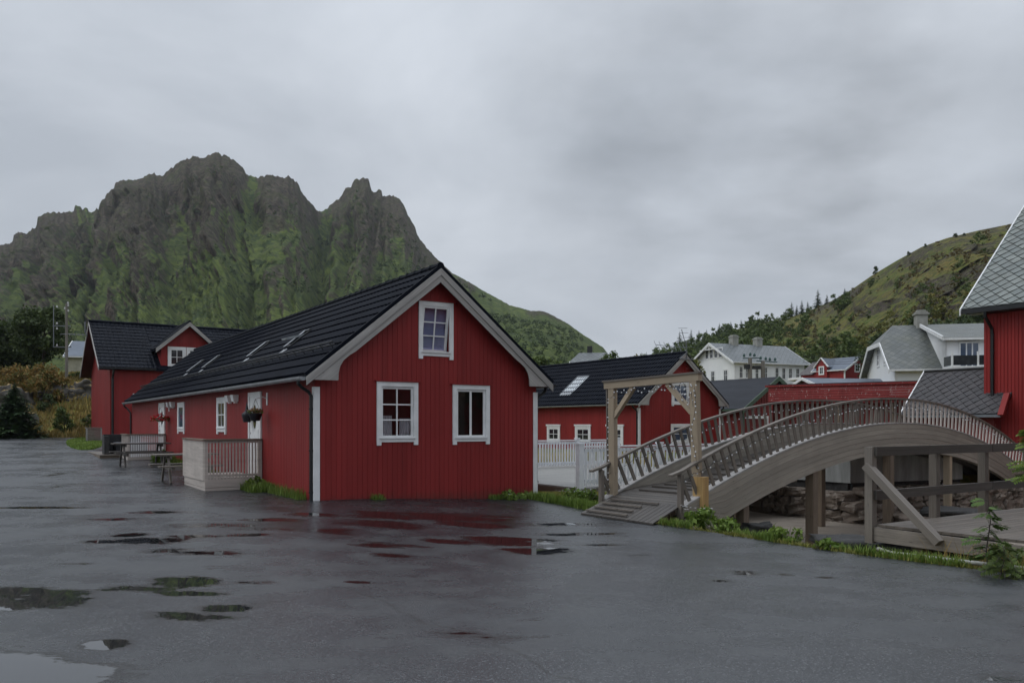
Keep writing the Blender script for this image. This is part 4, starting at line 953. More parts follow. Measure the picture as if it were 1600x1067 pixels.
# right red barn
def barn():
    e = at(1511, 487, 31.3); o = Vector((18.0, 31.0, 0))    # corner under the eave end
    # local x = V, y = -U towards the yard ... front wall along -U, outward -V
    c = thing('red_barn', 'tall bright red barn with diamond slate roof and black downpipe', 'barn', (o.x, o.y, 0), math.atan2(.5474, .8369))
    L, W, ZE, ZR = 14, 9, 5.95, 5.95 + (4.5 + .55) * .95
    FL = fmat((0, 0, 0), (0, -1, 0), (-1, 0, 0)); FB = fmat((0, 0, 0), (1, 0, 0), (0, 1, 0)); FF = fmat((0, -L, 0), (1, 0, 0), (0, -1, 0))
    mb = MB(); wallface(mb, FL, [(0, -.6), (L, -.6), (L, ZE + .35), (0, ZE + .35)])
    gp = [(0, -.6), (W, -.6), (W, ZE + .35), (W / 2, ZR - .12), (0, ZE + .35)]; wallface(mb, FB, gp); wallface(mb, FF, gp); mb.build('wall', M['redbarn'], c)
    mb = MB(); cladding(mb, FL, L, lambda a: ZE + .1, -.6, [], pitch=.125, bw=.088, pr=.02); mb.build('cladding', M['redbarn'], c)
    mb = MB(); e0 = Vector((-.55, .55, ZE)); hs = W / 2 + .55; up = Vector((hs, 0, ZR - ZE)).normalized(); S = math.hypot(hs, ZR - ZE)
    for e, u_ in ((e0, up), (Vector((W + .55, .55, ZE)), Vector((-hs, 0, ZR - ZE)).normalized())): mb.prism([e, e + u_ * S, e + u_ * S - Z * .1, e - Z * .1], (0, -L - 1, 0))
    ro = mb.build('roof', M['blackmetal'], c, weld=False, recalc=False); mb = MB()
    slates(mb, e0 + Vector((0, -L - 1, .02)), (0, 1, 0), up, L + 1, S, .50, .235, .035)
    mb.build('slate_tiles', M['slate_r'], ro, weld=False, recalc=False)
    mb = MB(); mb.prism([e0 + Vector((-.08, 0, .03)), e0 + up * S + Z * .06, e0 + up * S - Z * .16, e0 - Z * .22 + Vector((-.08, 0, 0))], (0, .05, 0)); mb.build('verge_board', M['white'], c)
    mb = MB(); mb.box((-.68, -L, ZE - .17), (.12, L + .5, .15)); mb.box((-.55, -L, ZE - .19), (.55, L + .4, .05)); mb.build('gutter', M['blackmetal'], c)
    downpipe(c, [(-.62, -.35, ZE - .15), (-.6, -.35, ZE - .35), (-.14, -.35, ZE - .75), (-.1, -.35, ZE - 1), (-.1, -.35, 0)], .06)
M['slate_r'] = None
m, t, b = newmat('loose_slate'); g = G(t); geo = g.n('ShaderNodeNewGeometry'); co = g.n('ShaderNodeTexCoord').outputs['Object']
uvn = g.n('ShaderNodeUVMap').outputs[0]; wn_ = g.n('ShaderNodeTexWhiteNoise', noise_dimensions='2D'); g.lk(g.mapping(uvn, (.5, .5, 1)), wn_.inputs['Vector'])
bs = g.mix(geo.outputs['Random Per Island'], (.23, .25, .235), (.15, .17, .165)); bs = g.mix(g.ramp(g.noise(co, 3, 5), [(.45, 0.), (.7, .6)]), bs, (.12, .125, .11)); g.lk(bs, b.inputs['Base Color']); b.inputs['Roughness'].default_value = .5; b.inputs['Specular IOR Level'].default_value = .3
g.lk(g.bump(g.noise(co, 18, 4), .5, .01), b.inputs['Normal']); M['slate_r'] = m
barn()
# small slated building joined to the barn's side
def lean():
    e = at(1407, 648, 33)
    c = thing('outbuilding', 'low outbuilding with a dark slate roof and white verge, against the tall barn', 'outbuilding', (e.x, e.y, 0), math.atan2(.5474, .8369))
    L, zr, ze, hs = 5.0, 3.76, 1.96, 1.76      # extends along -y
    up = Vector((hs, 0, zr - ze)).normalized(); S = math.hypot(hs, zr - ze)
    mb = MB()
    for e0, u_ in ((Vector((0, 0, ze)), up), (Vector((2 * hs, 0, ze)), Vector((-up.x, 0, up.z)))):
        mb.prism([e0, e0 + u_ * S, e0 + u_ * S - Z * .1, e0 - Z * .1], (0, -3.9, 0))
    mb.tube([(hs, .0, zr + .02), (hs, -3.9, zr + .02)], .07, 6)
    ro = mb.build('roof', M['blackmetal'], c, weld=False, recalc=False); mb = MB()
    slates(mb, Vector((0, -3.9, ze + .01)), (0, 1, 0), up, 3.9, S, .40, .19, .018)
    mb.build('slate_tiles', M['slate_d'], ro, weld=False, recalc=False)
    mb = MB(); mb.prism([(-.05, 0, ze), (hs, 0, zr + .05), (hs, 0, zr - .13), (-.05, 0, ze - .16)], (0, .05, 0)); mb.build('verge_board', M['white'], c)
    mb = MB(); mb.box((.3, -3.5, -.4), (2 * hs - .6, 3.3, ze + .5)); mb.prism([(.3, -.2, ze), (2 * hs - .3, -.2, ze), (hs, -.2, zr - .2)], (0, -.1, 0)); mb.build('wall', M['redold'], c)
    mb = MB(); mb.box((-.12, -3.9, ze - .12), (.1, 3.9, .1)); mb.build('gutter', M['galv'], c)
    mb = MB(); mb.bar((-.12, -3.93, ze - .05), (.35, -3.93, ze + .75), .1, .2, up=Vector((0, 1, 0))); mb.build('end_board', M['redbarn'], c)
m2 = m.copy(); m2.name = 'dark_loose_slate'; M['slate_d'] = m2
for nd in m2.node_tree.nodes:
    if nd.type == 'MIX_RGB':
        for i in (1, 2):
            if not nd.inputs[i].is_linked:
                cc = nd.inputs[i].default_value; nd.inputs[i].default_value = (cc[0] * .30 , cc[1] * .25, cc[2] * .28, 1)
lean()
# big white house
yd = Vector((.917, .4, 0)); xd = Vector((.4, -.917, 0)); P = origin_from(1148, 110); O = P - xd * 9.4 
wn = []
for i, a in enumerate((.7, 1.8, 3.4, 4.9, 6.9, 8.1, 9.3, 10.6)):
    wn += [('right', a, a + .72, 7.75, 9.45, 2, 2), ('right', a, a + .72, 4.6, 6.2, 2, 2)]
wn += [('front', a, a + 1.0, 7.45, 9.1, 2, 2) for a in (1.4, 4.2, 7.0)] + [('front', 2.9 + i * 1.0, 3.85 + i * 1.0, 10.7, 12.2, 1, 2) for i in range(4)] + [('front', 7.0, 7.9, 4.6, 6, 2, 2)]
wh, fr = gable_house('white_house', 'large white three-storey house with grey slate roof and two chimneys', 'house', (O.x, O.y, 0), ang(xd), 9.4, 12.2, 3.8, 9.95, 14.75 - 1.8, M['whitewall'], M['slatefar'], M['whitetrim'], .55, .7, wins=wn, verge=.3)
chimney(wh, 4.7, 3.6, 12.2, 14.1, .95); chimney(wh, 4.7, 7.9, 12.2, 13.95, .95)
mb = MB(); T = fr['front']; 
for p, q in (((2.6, 11.45 + .9), (6.8, 12.35)), ((4.7, 12.3), (4.7, 12.9)), ((3.7, 12.35), (4.6, 12.9)), ((5.7, 12.35), (4.8, 12.9))): mb.bar(T @ Vector((p[0], .66, p[1] - .35)), T @ Vector((q[0], .66, q[1] - .35)), .1, .12)
mb.build('gable_trim', M['whitetrim'], wh)
mb = MB(); mb.box((.6, -2.6, 3.8), (3.4, 2.6, 2.2)); mb.build('porch', M['whitewall'], wh)
pc = wh.children[-1]; mb = MB(); mb.prism([(.2, -2.9, 5.95), (4.4, -2.9, 5.95), (2.3, -2.9, 7.5)], (0, 2.9, 0)); mb.build('porch_roof', M['slatemid'], pc)
mb = MB()
for x0 in (.2, 4.4): mb.bar((x0, -2.93, 5.95), (2.3, -2.93, 7.5), .12, .2)
mb.build('porch_trim', M['whitetrim'], pc)
mb = MB()
for q in (0, .7): mb.box((8.0 - 1.4, 6.6 + q, 11.2), (.5, .55, .3), Matrix.Rotation(0, 4, 'Y'))
mb.build('roof_hatch', M['skyglass'], wh)
# white house at the right with clipped gable, wing and balcony
yd = Vector((.979, -.204, 0)); xd = Vector((-.204, -.979, 0)); P = origin_from(1399, 53); O = P - xd * 8.0
wn = [('front', 2.9, 3.7, 5.6, 7.0, 2, 3), ('front', 4.9, 5.7, 5.6, 7.0, 2, 3), ('front', 1.6, 2.5, 2.0, 4.2, 2, 2), ('front', 2.9, 3.8, 2.0, 4.2, 2, 2), ('front', 4.2, 5.1, 2.0, 4.2, 2, 2), ('right', 2.2, 3.9, 2.9, 4.55, 4, 3)]
wh, fr = gable_house('white_villa', 'white villa with clipped slate gable, tall chimney and glazed balcony', 'house', (O.x, O.y, 0), ang(xd), 8.0, 15, .5, 5.15, 8.45, M['whitewall'], M['slatemid'], M['whitetrim'], .35, .45, wins=wn, verge=.25, jerk=1.35)
chimney(wh, 4.0, 2.6, 8.0, 9.35, .72); chimney(wh, 4.0, 8.2, 8.0, 9.4, .8)
# wing: cross gable roof towards the yard
mb = MB(); w0, w1 = 2.75, 9.0
mb.box((6.9, w0, 5.0), (2.0, w1 - w0, 2.05)); mb.prism([(4.2, w0, 8.25), (8.9, w0, 7.0), (8.9, w0, 5.2), (6.0, w0, 5.2)], (0, .1, 0)); mb.build('wing_wall', M['whitewall'], wh)
wg = wh.children[-1]
mb = MB(); Pq = [(3.9, w0 - .25, 8.48), (9.3, w0 - .25, 7.02), (9.3, w1 + .3, 7.02), (3.9, w1 + .3, 8.48)]
mb.face(Pq, [(0, 5.6), (0, 0), (6, 0), (6, 5.6)]); mb.face([(p[0], p[1], p[2] - .12) for p in Pq][::-1]); mb.face([Pq[0], Pq[1], (9.3, w0 - .25, 6.9), (3.9, w0 - .25, 8.36)]); mb.face([Pq[1], Pq[2], (9.3, w1 + .3, 6.9), (9.3, w0 - .25, 6.9)])
mb.build('wing_roof', M['slatemid'], wg, recalc=False)
mb = MB(); mb.bar((3.9, w0 - .29, 8.48), (9.34, w0 - .29, 7.0), .08, .24); mb.box((9.3, w0 - .3, 6.86), (.07, w1 - w0 + .6, .14)); mb.build('wing_trim', M['whitetrim'], wg)
FW = fmat((8.9, 0, 0), (0, 1, 0), (1, 0, 0))
for a0, a1 in ((w0 + .75, w0 + 2.0), (w0 + 2.25, w0 + 3.9), (w0 + 4.1, w0 + 5.4)): window(wg, FW, a0, a1, 5.15, 6.8, 3, 1, cas=.07, white=M['whitetrim'], simple=True, ears=0, glass='blueglass', muntin=.04, proud=.05)
mb = MB(); mb.box((8.9, w0 - .2, 4.85), (1.7, w1 - w0 + .6, .28)); ba = mb.build('balcony', M['whitetrim'], wh)
for a in (w0 - .15, w0 + 1.3, w0 + 3.0, w0 + 4.8, w1 + .2):
    mb = MB(); mb.box((10.46, a, 5.13), (.1, .1, .9)); mb.build('post', M['whitetrim'], ba)
mb = MB(); mb.box((10.49, w0 - .1, 5.2), (.02, w1 - w0 + .4, .6)); mb.box((8.95, w0 - .12, 5.2), (1.5, .02, .6)); mb.build('glass_panel', M['darkglass'], ba)
mb = MB(); mb.box((10.3, w0 + 2.8, 3.9), (.2, .25, .95)); mb.build('bracket', M['whitetrim'], ba)
# small red house with dormer and brown annex
P = origin_from(1320, 100)
rh, fr = gable_house('red_cottage', 'red cottage with pale metal roof and white windows on the slope', 'house', (P.x, P.y, 0), R(32), 5.6, 4.4, 4.5, 8.3, 10.0, M['red'], M['bluemetal'], M['whitetrim'], .25, .3, wins=[('front', 1.9, 3.0, 8.0, 9.1, 2, 2), ('front', 1.9, 3.0, 5.6, 6.9, 2, 2), ('left', .7, 1.6, 5.5, 7.1, 2, 2), ('left', 2.8, 3.6, 5.6, 6.6, 2, 2)], verge=.2)
mb = MB(); mb.box((-.35, 2.3, 7.4), (2.0, 1.6, 1.5)); mb.prism([(-.35, 2.3, 8.9), (-.35, 3.9, 8.9), (-.35, 3.1, 9.8)], (2, 0, 0)); mb.build('dormer', M['red'], rh); dm_ = rh.children[-1]
mb = MB()
for a in (2.05, 4.15): mb.bar((-.45, a, 8.72), (-.45, 3.1, 9.9), .1, .2, up=Vector((1, 0, 0)))
mb.build('dormer_trim', M['whitetrim'], dm_); window(dm_, fmat((-.36, 0, 0), (0, 1, 0), (-1, 0, 0)), 2.7, 3.5, 7.75, 8.85, 2, 2, cas=.12, white=M['whitetrim'], simple=True, ears=0)
mb = MB(); mb.prism([(-.4, 2.05, 8.7), (-.4, 3.1, 9.88), (-.4, 3.1, 9.8), (-.4, 2.05, 8.62)], (2.6, 0, 0)); mb.prism([(-.4, 4.15, 8.7), (-.4, 3.1, 9.88), (-.4, 3.1, 9.8), (-.4, 4.15, 8.62)], (2.6, 0, 0)); mb.build('dormer_roof', M['bluemetal'], dm_)
mb = MB(); mb.prism([(-.1, 4.75, 7.9), (5.6, 4.75, 7.9), (2.8, 4.75, 9.7)], (0, 2.1, 0)); mb.build('annex_roof', M['brownroof'], rh); mb = MB(); mb.box((.2, 4.45, 4.5), (5.2, 2.2, 3.39)); mb.build('annex_wall', M['red'], rh)
# carport by the white house
a = origin_from(1252, 106); c = thing('carport', 'small white-edged carport beside the large white house', 'carport', (a.x, a.y, 0), R(15)); mb = MB(); mb.hexa([(0,0,7.4),(5,0,6.7),(5,3,6.7),(0,3,7.4),(0,0,7.7),(5,0,7.0),(5,3,7.0),(0,3,7.7)]); mb.build('roof', M['whitetrim'], c)
mb = MB(); mb.box((4.6, .1, 4.4), (.2, .2, 2.3)); mb.build('post', M['whitetrim'], c); mb = MB(); mb.box((0, 2.6, 4.4), (4.5, .1, 2.3)); mb.build('back_wall', M['fresh'], c)
# red house with clipped gables by the foot of the mountain
yd = Vector((.985, -.17, 0)); xd = Vector((-.17, -.985, 0)); P = origin_from(892, 112); O = P - xd * 6.0
rh, fr = gable_house('red_villa', 'red house with clipped grey gables peeking over the dark cabin roof', 'house', (O.x, O.y, 0), ang(xd), 6.0, 5.6, 4.5, 8.7, 11.6, M['red'], M['slatefar'], M['whitetrim'], .3, .3, wins=[('front', 1.4, 2.4, 7.0, 8.8, 2, 2), ('front', 3.2, 4.4, 7.0, 9.2, 2, 3)], verge=.22, jerk=1.3)
mb = MB(); mb.box((2.3, 2.0, 11.3), (.7, .7, 1.25)); mb.build('chimney', M['blackmetal'], rh)
mb = MB(); mb.box((5.2, 3.6, 6), (1.6, 2.4, 3.4)); mb.prism([(6.8, 3.6, 9.4), (6.8, 6.0, 9.4), (6.8, 5.3, 10.3), (6.8, 4.3, 10.3)], (-1.6, 0, 0)); mb.build('dormer', M['red'], rh); dm_ = rh.children[-1]
mb = MB(); mb.bar((6.86, 3.4, 9.3), (6.86, 4.2, 10.42), .12, .2, up=Vector((1,0,0))); mb.bar((6.86, 4.2, 10.42), (6.86, 5.4, 10.42), .12, .2, up=Vector((1,0,0))); mb.bar((6.86, 5.4, 10.42), (6.86, 6.2, 9.3), .12, .2, up=Vector((1,0,0))); mb.build('dormer_trim', M['whitetrim'], dm_)
mb = MB(); mb.prism([(6.9, 3.3, 9.5), (6.9, 4.2, 10.6), (6.9, 5.4, 10.6), (6.9, 6.3, 9.5), (6.9, 5.4, 10.48), (6.9, 4.2, 10.48)], (-4.2, 0, .7)); mb.build('dormer_roof', M['slatefar'], dm_)
window(dm_, fmat((6.8, 0, 0), (0, 1, 0), (1, 0, 0)), 4.3, 5.3, 7.6, 9.0, 2, 2, cas=.12, white=M['whitetrim'], simple=True, ears=0)
# pale house behind the tall red house
yd = Vector((.97, .24, 0)); xd = Vector((.24, -.97, 0)); P = origin_from(104, 75); O = P - xd * 5.5 
gable_house('pale_house', 'cream house with a blue-grey roof behind the tree and power pole', 'house', (O.x, O.y, 0), ang(xd), 5.5, 9, 5.0, 7.85, 9.5, M['cream'], M['bluemetal'], M['whitetrim'], .2, .2, wins=[('front', 1.0, 1.6, 6.5, 7.4, 2, 2), ('front', 3.4, 4.0, 6.3, 7.4, 2, 2), ('right', 2.1, 3.0, 6.3, 7.5, 2, 2)], verge=.15)

# ------------------------------------------------------------------ arched bridge
BN, BF, BD = Vector((3.17, 15.5, 0)), Vector((1.93, 16.94, 0)), Vector((.757, .652, 0)).normalized()
BP = Vector((-BD.y, BD.x, 0)); BL = 19.4
def ztop(t): return 1.6 - 1.6 * (abs(t - 9.3) / 9.3) ** 2.05
def zdeck(t): return ztop(t) - .52 * sm(t, 0, 3.2) * sm(BL + .4 - t, 0, 3.2)
def dz(t): return (ztop(t + .01) - ztop(t - .01)) / .02
def bp(base, t, z): q = base + BD * t; return Vector((q.x, q.y, z))
def bridge():
    c = thing('arched_bridge', 'arched wooden footbridge with slatted railings over the inlet', 'bridge', (0, 0, 0))
    ts = np.linspace(0, BL, 60)
    for base, out in ((BN, -1), (BF, 1)):
        for h0, h1, th, pr in ((0, .75, .14, 0),):
            mb = MB(); NL = 6
            for li_ in range(NL):
                r1, r2 = random.random() * 9, random.random() * 40; pr_ = (.0, .007, .002, .009, .004, .006)[li_] ; q0, q1 = li_ / NL + .004, (li_ + 1) / NL - .004
                for a, b in zip(ts, ts[1:]):
                    k = .75 * min(1, .12 + a / 1.5, .12 + (BL - a) / 1.5); k2 = .75 * min(1, .12 + b / 1.5, .12 + (BL - b) / 1.5)
                    o_ = BP * (out * (th + pr_)); i_ = BP * (-out * pr_)
                    za, zb_, ya, yb = ztop(a) - k * (1 - q0), ztop(b) - k2 * (1 - q0), ztop(a) - k * (1 - q1), ztop(b) - k2 * (1 - q1)
                    P = [bp(base, a, za) + i_, bp(base, b, zb_) + i_, bp(base, b, zb_) + o_, bp(base, a, za) + o_, bp(base, a, ya) + i_, bp(base, b, yb) + i_, bp(base, b, yb) + o_, bp(base, a, ya) + o_]
                    for f in ((0,3,2,1),(4,5,6,7),(0,1,5,4),(3,7,6,2)) + (((0,4,7,3),) if a == ts[0] else ()) + (((1,2,6,5),) if b == ts[-1] else ()):
                        mb.face([P[i] for i in f], [(r1 + (a if i in (0, 3, 4, 7) else b), r2 + (0 if i < 4 else .125)) for i in f])
            bm_ = mb.build('beam', M['glulam'], c)
        mb = MB()
        for a, b in zip(ts, ts[1:]): mb.bar(bp(base, a, ztop(a) + .022) + BP * (out * .06), bp(base, b, ztop(b) + .022) + BP * (out * .06), .19, .03, caps=False)
        mb.build('capping', M['barge'], bm_)
    # planks and cleats
    wv = (BF - BN); wdt = wv.length; wn = wv.normalized()
    mb = MB(); t = .05
    while t < BL:
        tt = t + .06; s = dz(tt) - (zdeck(tt + .01) - zdeck(tt - .01)) / .02 * 0
        sl = (zdeck(tt + .05) - zdeck(tt - .05)) / .1; n = Vector((-BD.x * sl, -BD.y * sl, 1)).normalized()
        mb.bar(bp(BN, tt, zdeck(tt)), bp(BF, tt, zdeck(tt)), .118, .04, up=n); t += .125
    mb.build('deck_planks', M['greydark'], c)
    mb = MB()
    for t in np.arange(.7, BL - .6, .42):
        mb.bar(bp(BN, t, zdeck(t) + .038) + wn * .35, bp(BF, t, zdeck(t) + .038) - wn * .35, .05, .035)
    mb.build('tread_slats', M['greydark'], c)
    mb = MB()
    for o_ in (.35, .9, 1.5):
        for a, b in zip(ts[3:-3], ts[4:-2]): mb.bar(bp(BN + wn * o_, a, zdeck(a) - .13), bp(BN + wn * o_, b, zdeck(b) - .13), .09, .2, caps=False)
    mb.build('joist_trim', M['greydark'], c)
    # foot ramp on the asphalt
    f0, f1 = Vector((1.36, 16.12, gz(1.3, 16.1) + .035)), Vector((2.50, 14.42, gz(2.5, 14.4) + .035)); g0, g1 = bp(BF, .12, zdeck(0.1) + .02), bp(BN, .12, zdeck(.1) + .02)
    mb = MB(); nP = 16
    for i in range(nP):
        q0, q1 = (i + .04) / nP, (i + .96) / nP
        A, B, C_, D = f0.lerp(f1, q0), f0.lerp(f1, q1), g0.lerp(g1, q1), g0.lerp(g1, q0); r = random.random() * 30; L_ = (D - A).length
        top = [A, B, C_, D]; bot = [p - Z * .03 for p in top]
        mb.face(top, [(r, r), (r, r + .13), (r + L_, r + .13), (r + L_, r)])
        for k in range(4): mb.face([top[k], top[(k + 1) % 4], bot[(k + 1) % 4], bot[k]][::-1])
    mb.build('ramp_planks', M['greydark'], c)
    mb = MB()
    for s, a, b in ((.12, .04, .62), (.35, .06, .60), (.60, .08, .62), (.85, .10, .75)):
        A = f0.lerp(g0, s); B = f1.lerp(g1, s); mb.bar(A.lerp(B, a) + Z * .03, A.lerp(B, b) + Z * .03, .05, .03)
    mb.build('tread_slats', M['grey'], c)
    # railings
    def railing(base, out, name_n, side):
        off = BP * (out * .07); RH = .66
        mb = MB(); tr = np.linspace(-.12, BL - .1, 60)
        rt = lambda t: (bp(base, t, 0) + off, Vector((-BD.x * dz(t), -BD.y * dz(t), 1)).normalized())
        pts = []
        for t in tr:
            tc_ = max(0, t); p, n = rt(tc_); h = RH
            pts.append(p + BD * (t - tc_) + Z * ztop(tc_) + n * h)
        for a, b in zip(pts, pts[1:]): mb.bar(a, b, .10, .045, caps=a is pts[0] or b is pts[-1])
        rl = mb.build('railing', M['barge'] if 0 else M['grey'], c); rl['label'] = side
        step = .262; k = 0; t = .15; rest = MB(); cnt = 0
        while t < BL - .2:
            p, n = rt(t); a = p + Z * (ztop(t) + .03) + n * 0; b = p + Z * ztop(t) + n * (RH - .02)
            lean = BD * (-.10 + .10 * sm(t, 3, 9) + .0)
            a = a - lean * .0 + BD * (.13 * (1 - sm(t, 0, 8))); 
            if cnt < name_n:
                m1 = MB(); m1.bar(a, b, .078, .032, up=BP); m1.build('baluster', M['deckpaint'] if t > 9.5 else M['grey'], rl)
            else: rest.bar(a, b, .078, .032, up=BP)
            t += step; cnt += 1
        if rest.v: tag(rest.build('balusters', M['grey'], rl), kind='stuff')
        mb = MB(); p0 = bp(base, 0, -.2) + off; mb.bar(p0 - BD * .02, p0 + Z * .83 - BD * .02, .09, .09, up=BD); mb.build('end_post', M['grey'], rl)
        mb = MB(); p, n = rt(1.6); a0 = bp(base, .02, .03) + off; 
        return pts
    nearp = railing(BN, -1, 74, 'near railing hung with small white bulbs')
    farp = railing(BF, 1, 26, 'far railing of the bridge')
    # legs
    for t, zb, w_ in ((2.14, -1.1, .19), (4.92, -1.35, .20), (8.8, -2.0, .21), (12.6, -1.6, .18), (15.5, -1.2, .18)):
        for base, o_ in ((BN, -.02), (BF, .02)):
            mb = MB(); p = bp(base, t, 0); zt_ = ztop(t) - .735; mb.bar(Vector((p.x, p.y, zb)), Vector((p.x, p.y, zt_)), w_, w_, up=BD); mb.build('leg', M['tan'] if (t in (12.6,) and base is BN) else M['brownwood'], c)
    mb = MB(); p = bp(BN, 1.9, -.05) + BP * .25; q = bp(BN, 1.4, -.9) + BP * 1.2; mb.bar(bp(BN, 1.05, -.02) + BP * .4, bp(BN, 2.1, -.72) + BP * .4, .1, .2, up=BP); mb.build('brace', M['fresh'], c)
    return nearp, farp
nearp, farp = bridge()

# portal at the foot of the bridge
def portal():
    r0, l0 = Vector((3.63, 15.86, -.15)), Vector((2.14, 17.14, -.05))
    c = thing('wooden_portal', 'open timber portal frame strung with bulbs at the bridge foot', 'portal')
    rt, lt = Vector((3.56, 15.86, 2.44)), Vector((2.12, 17.14, 2.36)); d = (rt - lt).normalized()
    mb = MB(); mb.bar(r0 + Z * .0, rt, .15, .15, up=d); mb.build('post', M['tan'], c)
    mb = MB(); mb.bar(r0 + Vector((.045, -.05, 0)), r0 + Vector((.045, -.05, .72)), .23, .21, up=d); o = mb.build('post_sleeve', M['fresh'], c); o['label'] = 'new yellow timber sleeve round the post foot'
    mb = MB(); mb.bar(l0, lt, .14, .14, up=d); mb.build('post', M['tan'], c)
    mb = MB(); mb.bar(l0 - d * .085 + BP*.02, lt - d * .085 + BP*.02, .03, .13, up=BD); mb.build('facing_strip', M['grey'], c)
    a, b = lt - d * .17, rt + d * .12
    mb = MB(); mb.bar(a + Z * .05, b + Z * .06, .16, .14); mb.build('beam', M['tan'], c)
    mb = MB(); mb.bar(a + Z * .138 - d * .03, b + Z * .148 + d * .03, .21, .035); mb.build('cap_board', M['grey'], c)
    mb = MB(); mb.bar(lt + d * .05 - Z * .62, lt + d * .52 - Z * .03, .09, .10, up=BD); mb.build('brace', M['tan'], c)
    mb = MB(); mb.bar(rt - d * .05 - Z * .62, rt - d * .60 - Z * .02, .09, .10, up=BD); mb.build('brace', M['tan'], c)
    return l0, r0, lt, rt, d
l0, r0, lt, rt, pd = portal()

# strings of bulbs
bulb_me = None
def light_string(label, pts, sag=.03, every=.16, drop=.03):
    global bulb_me
    c = thing('string_lights', label, 'string lights', tuple(pts[0]), 0, 'strings of small white bulbs'); o0 = Vector(pts[0]); mb = MB(); path = []
    for a, b in zip(pts, pts[1:]):
        a, b = Vector(a), Vector(b); n = max(2, int((b - a).length / .08))
        for i in range(n): q = i / n; path.append(a.lerp(b, q) - Z * (sag * math.sin(q * math.pi)) - o0 + Vector((random.uniform(-.006, .006), random.uniform(-.006, .006), random.uniform(-.008, .008))))
    path.append(Vector(pts[-1]) - o0); mb.tube(path, .005, 4); mb.build('cable', M['cable'], c)
    d = 0; nxt = every * .5; k = 0
    for a, b in zip(path, path[1:]):
        L_ = (b - a).length
        while d + L_ > nxt and k < 98:
            p = a.lerp(b, (nxt - d) / L_)
            if bulb_me is None:
                bm_ = bmesh.new(); bmesh.ops.create_uvsphere(bm_, u_segments=8, v_segments=6, radius=.0165); bulb_me = bpy.data.meshes.new('bulb'); bm_.to_mesh(bulb_me); bm_.free(); bulb_me.materials.append(M['bulb'])
            o = bpy.data.objects.new('bulb', bulb_me); COL.objects.link(o); o.parent = c; o.location = p - Z * drop + Vector((random.uniform(-.02, .02), random.uniform(-.02, .02), random.uniform(-.02, .02))); k += 1
            nxt += every * random.uniform(.75, 1.3)
        d += L_
    return c
fr_ = -BP * .05 - BD * .06
li = []
hp = lt - d_ * .1 if (d_ := pd) is None else lt - pd * .12
pz = [l0 - pd * .11 + Z * .1 + fr_, lt - pd * .12 - Z * .2 + fr_, lt + pd * .1 - Z * .02 + fr_]
for i in range(1, 7): pz.append(lt.lerp(rt, i / 7) - Z * (.05 if i % 2 else .0) + fr_)
pz += [rt - Z * .03 + fr_, rt + pd * .02 - Z * .4 + fr_ * 1.6, rt - pd * .08 - Z * .9 + fr_ * 1.6, r0 + Z * .9 + fr_ * 2]
light_string('bulb string wound round the timber portal', pz, .10, .11)
bt = []
for k in range(6):
    a = rt - pd * (.03 + .06 * k) - Z * (.05 if k % 2 else .5 - .03 * k); bt.append(a + fr_)
light_string('tangle of bulbs hanging in the portal corner', bt, .02, .12)
light_string('bulb string along the near bridge railing', [p - Z * (.16 if i % 2 else .20) - BP * .05 for i, p in enumerate(nearp[1:-2])], .02, .20)
light_string('bulb string along the far bridge railing', [p - Z * (.16 if i % 2 else .22) - BP * .04 for i, p in enumerate(farp[1:36])], .02, .22)
light_string('bulb string sagging in the dark under the bridge', [bp(BN, 12.9, -.0) + BP * .4, bp(BN, 15.3, -.25) + BP * .4, bp(BN, 17.8, .0) + BP * .4], .3, .17)

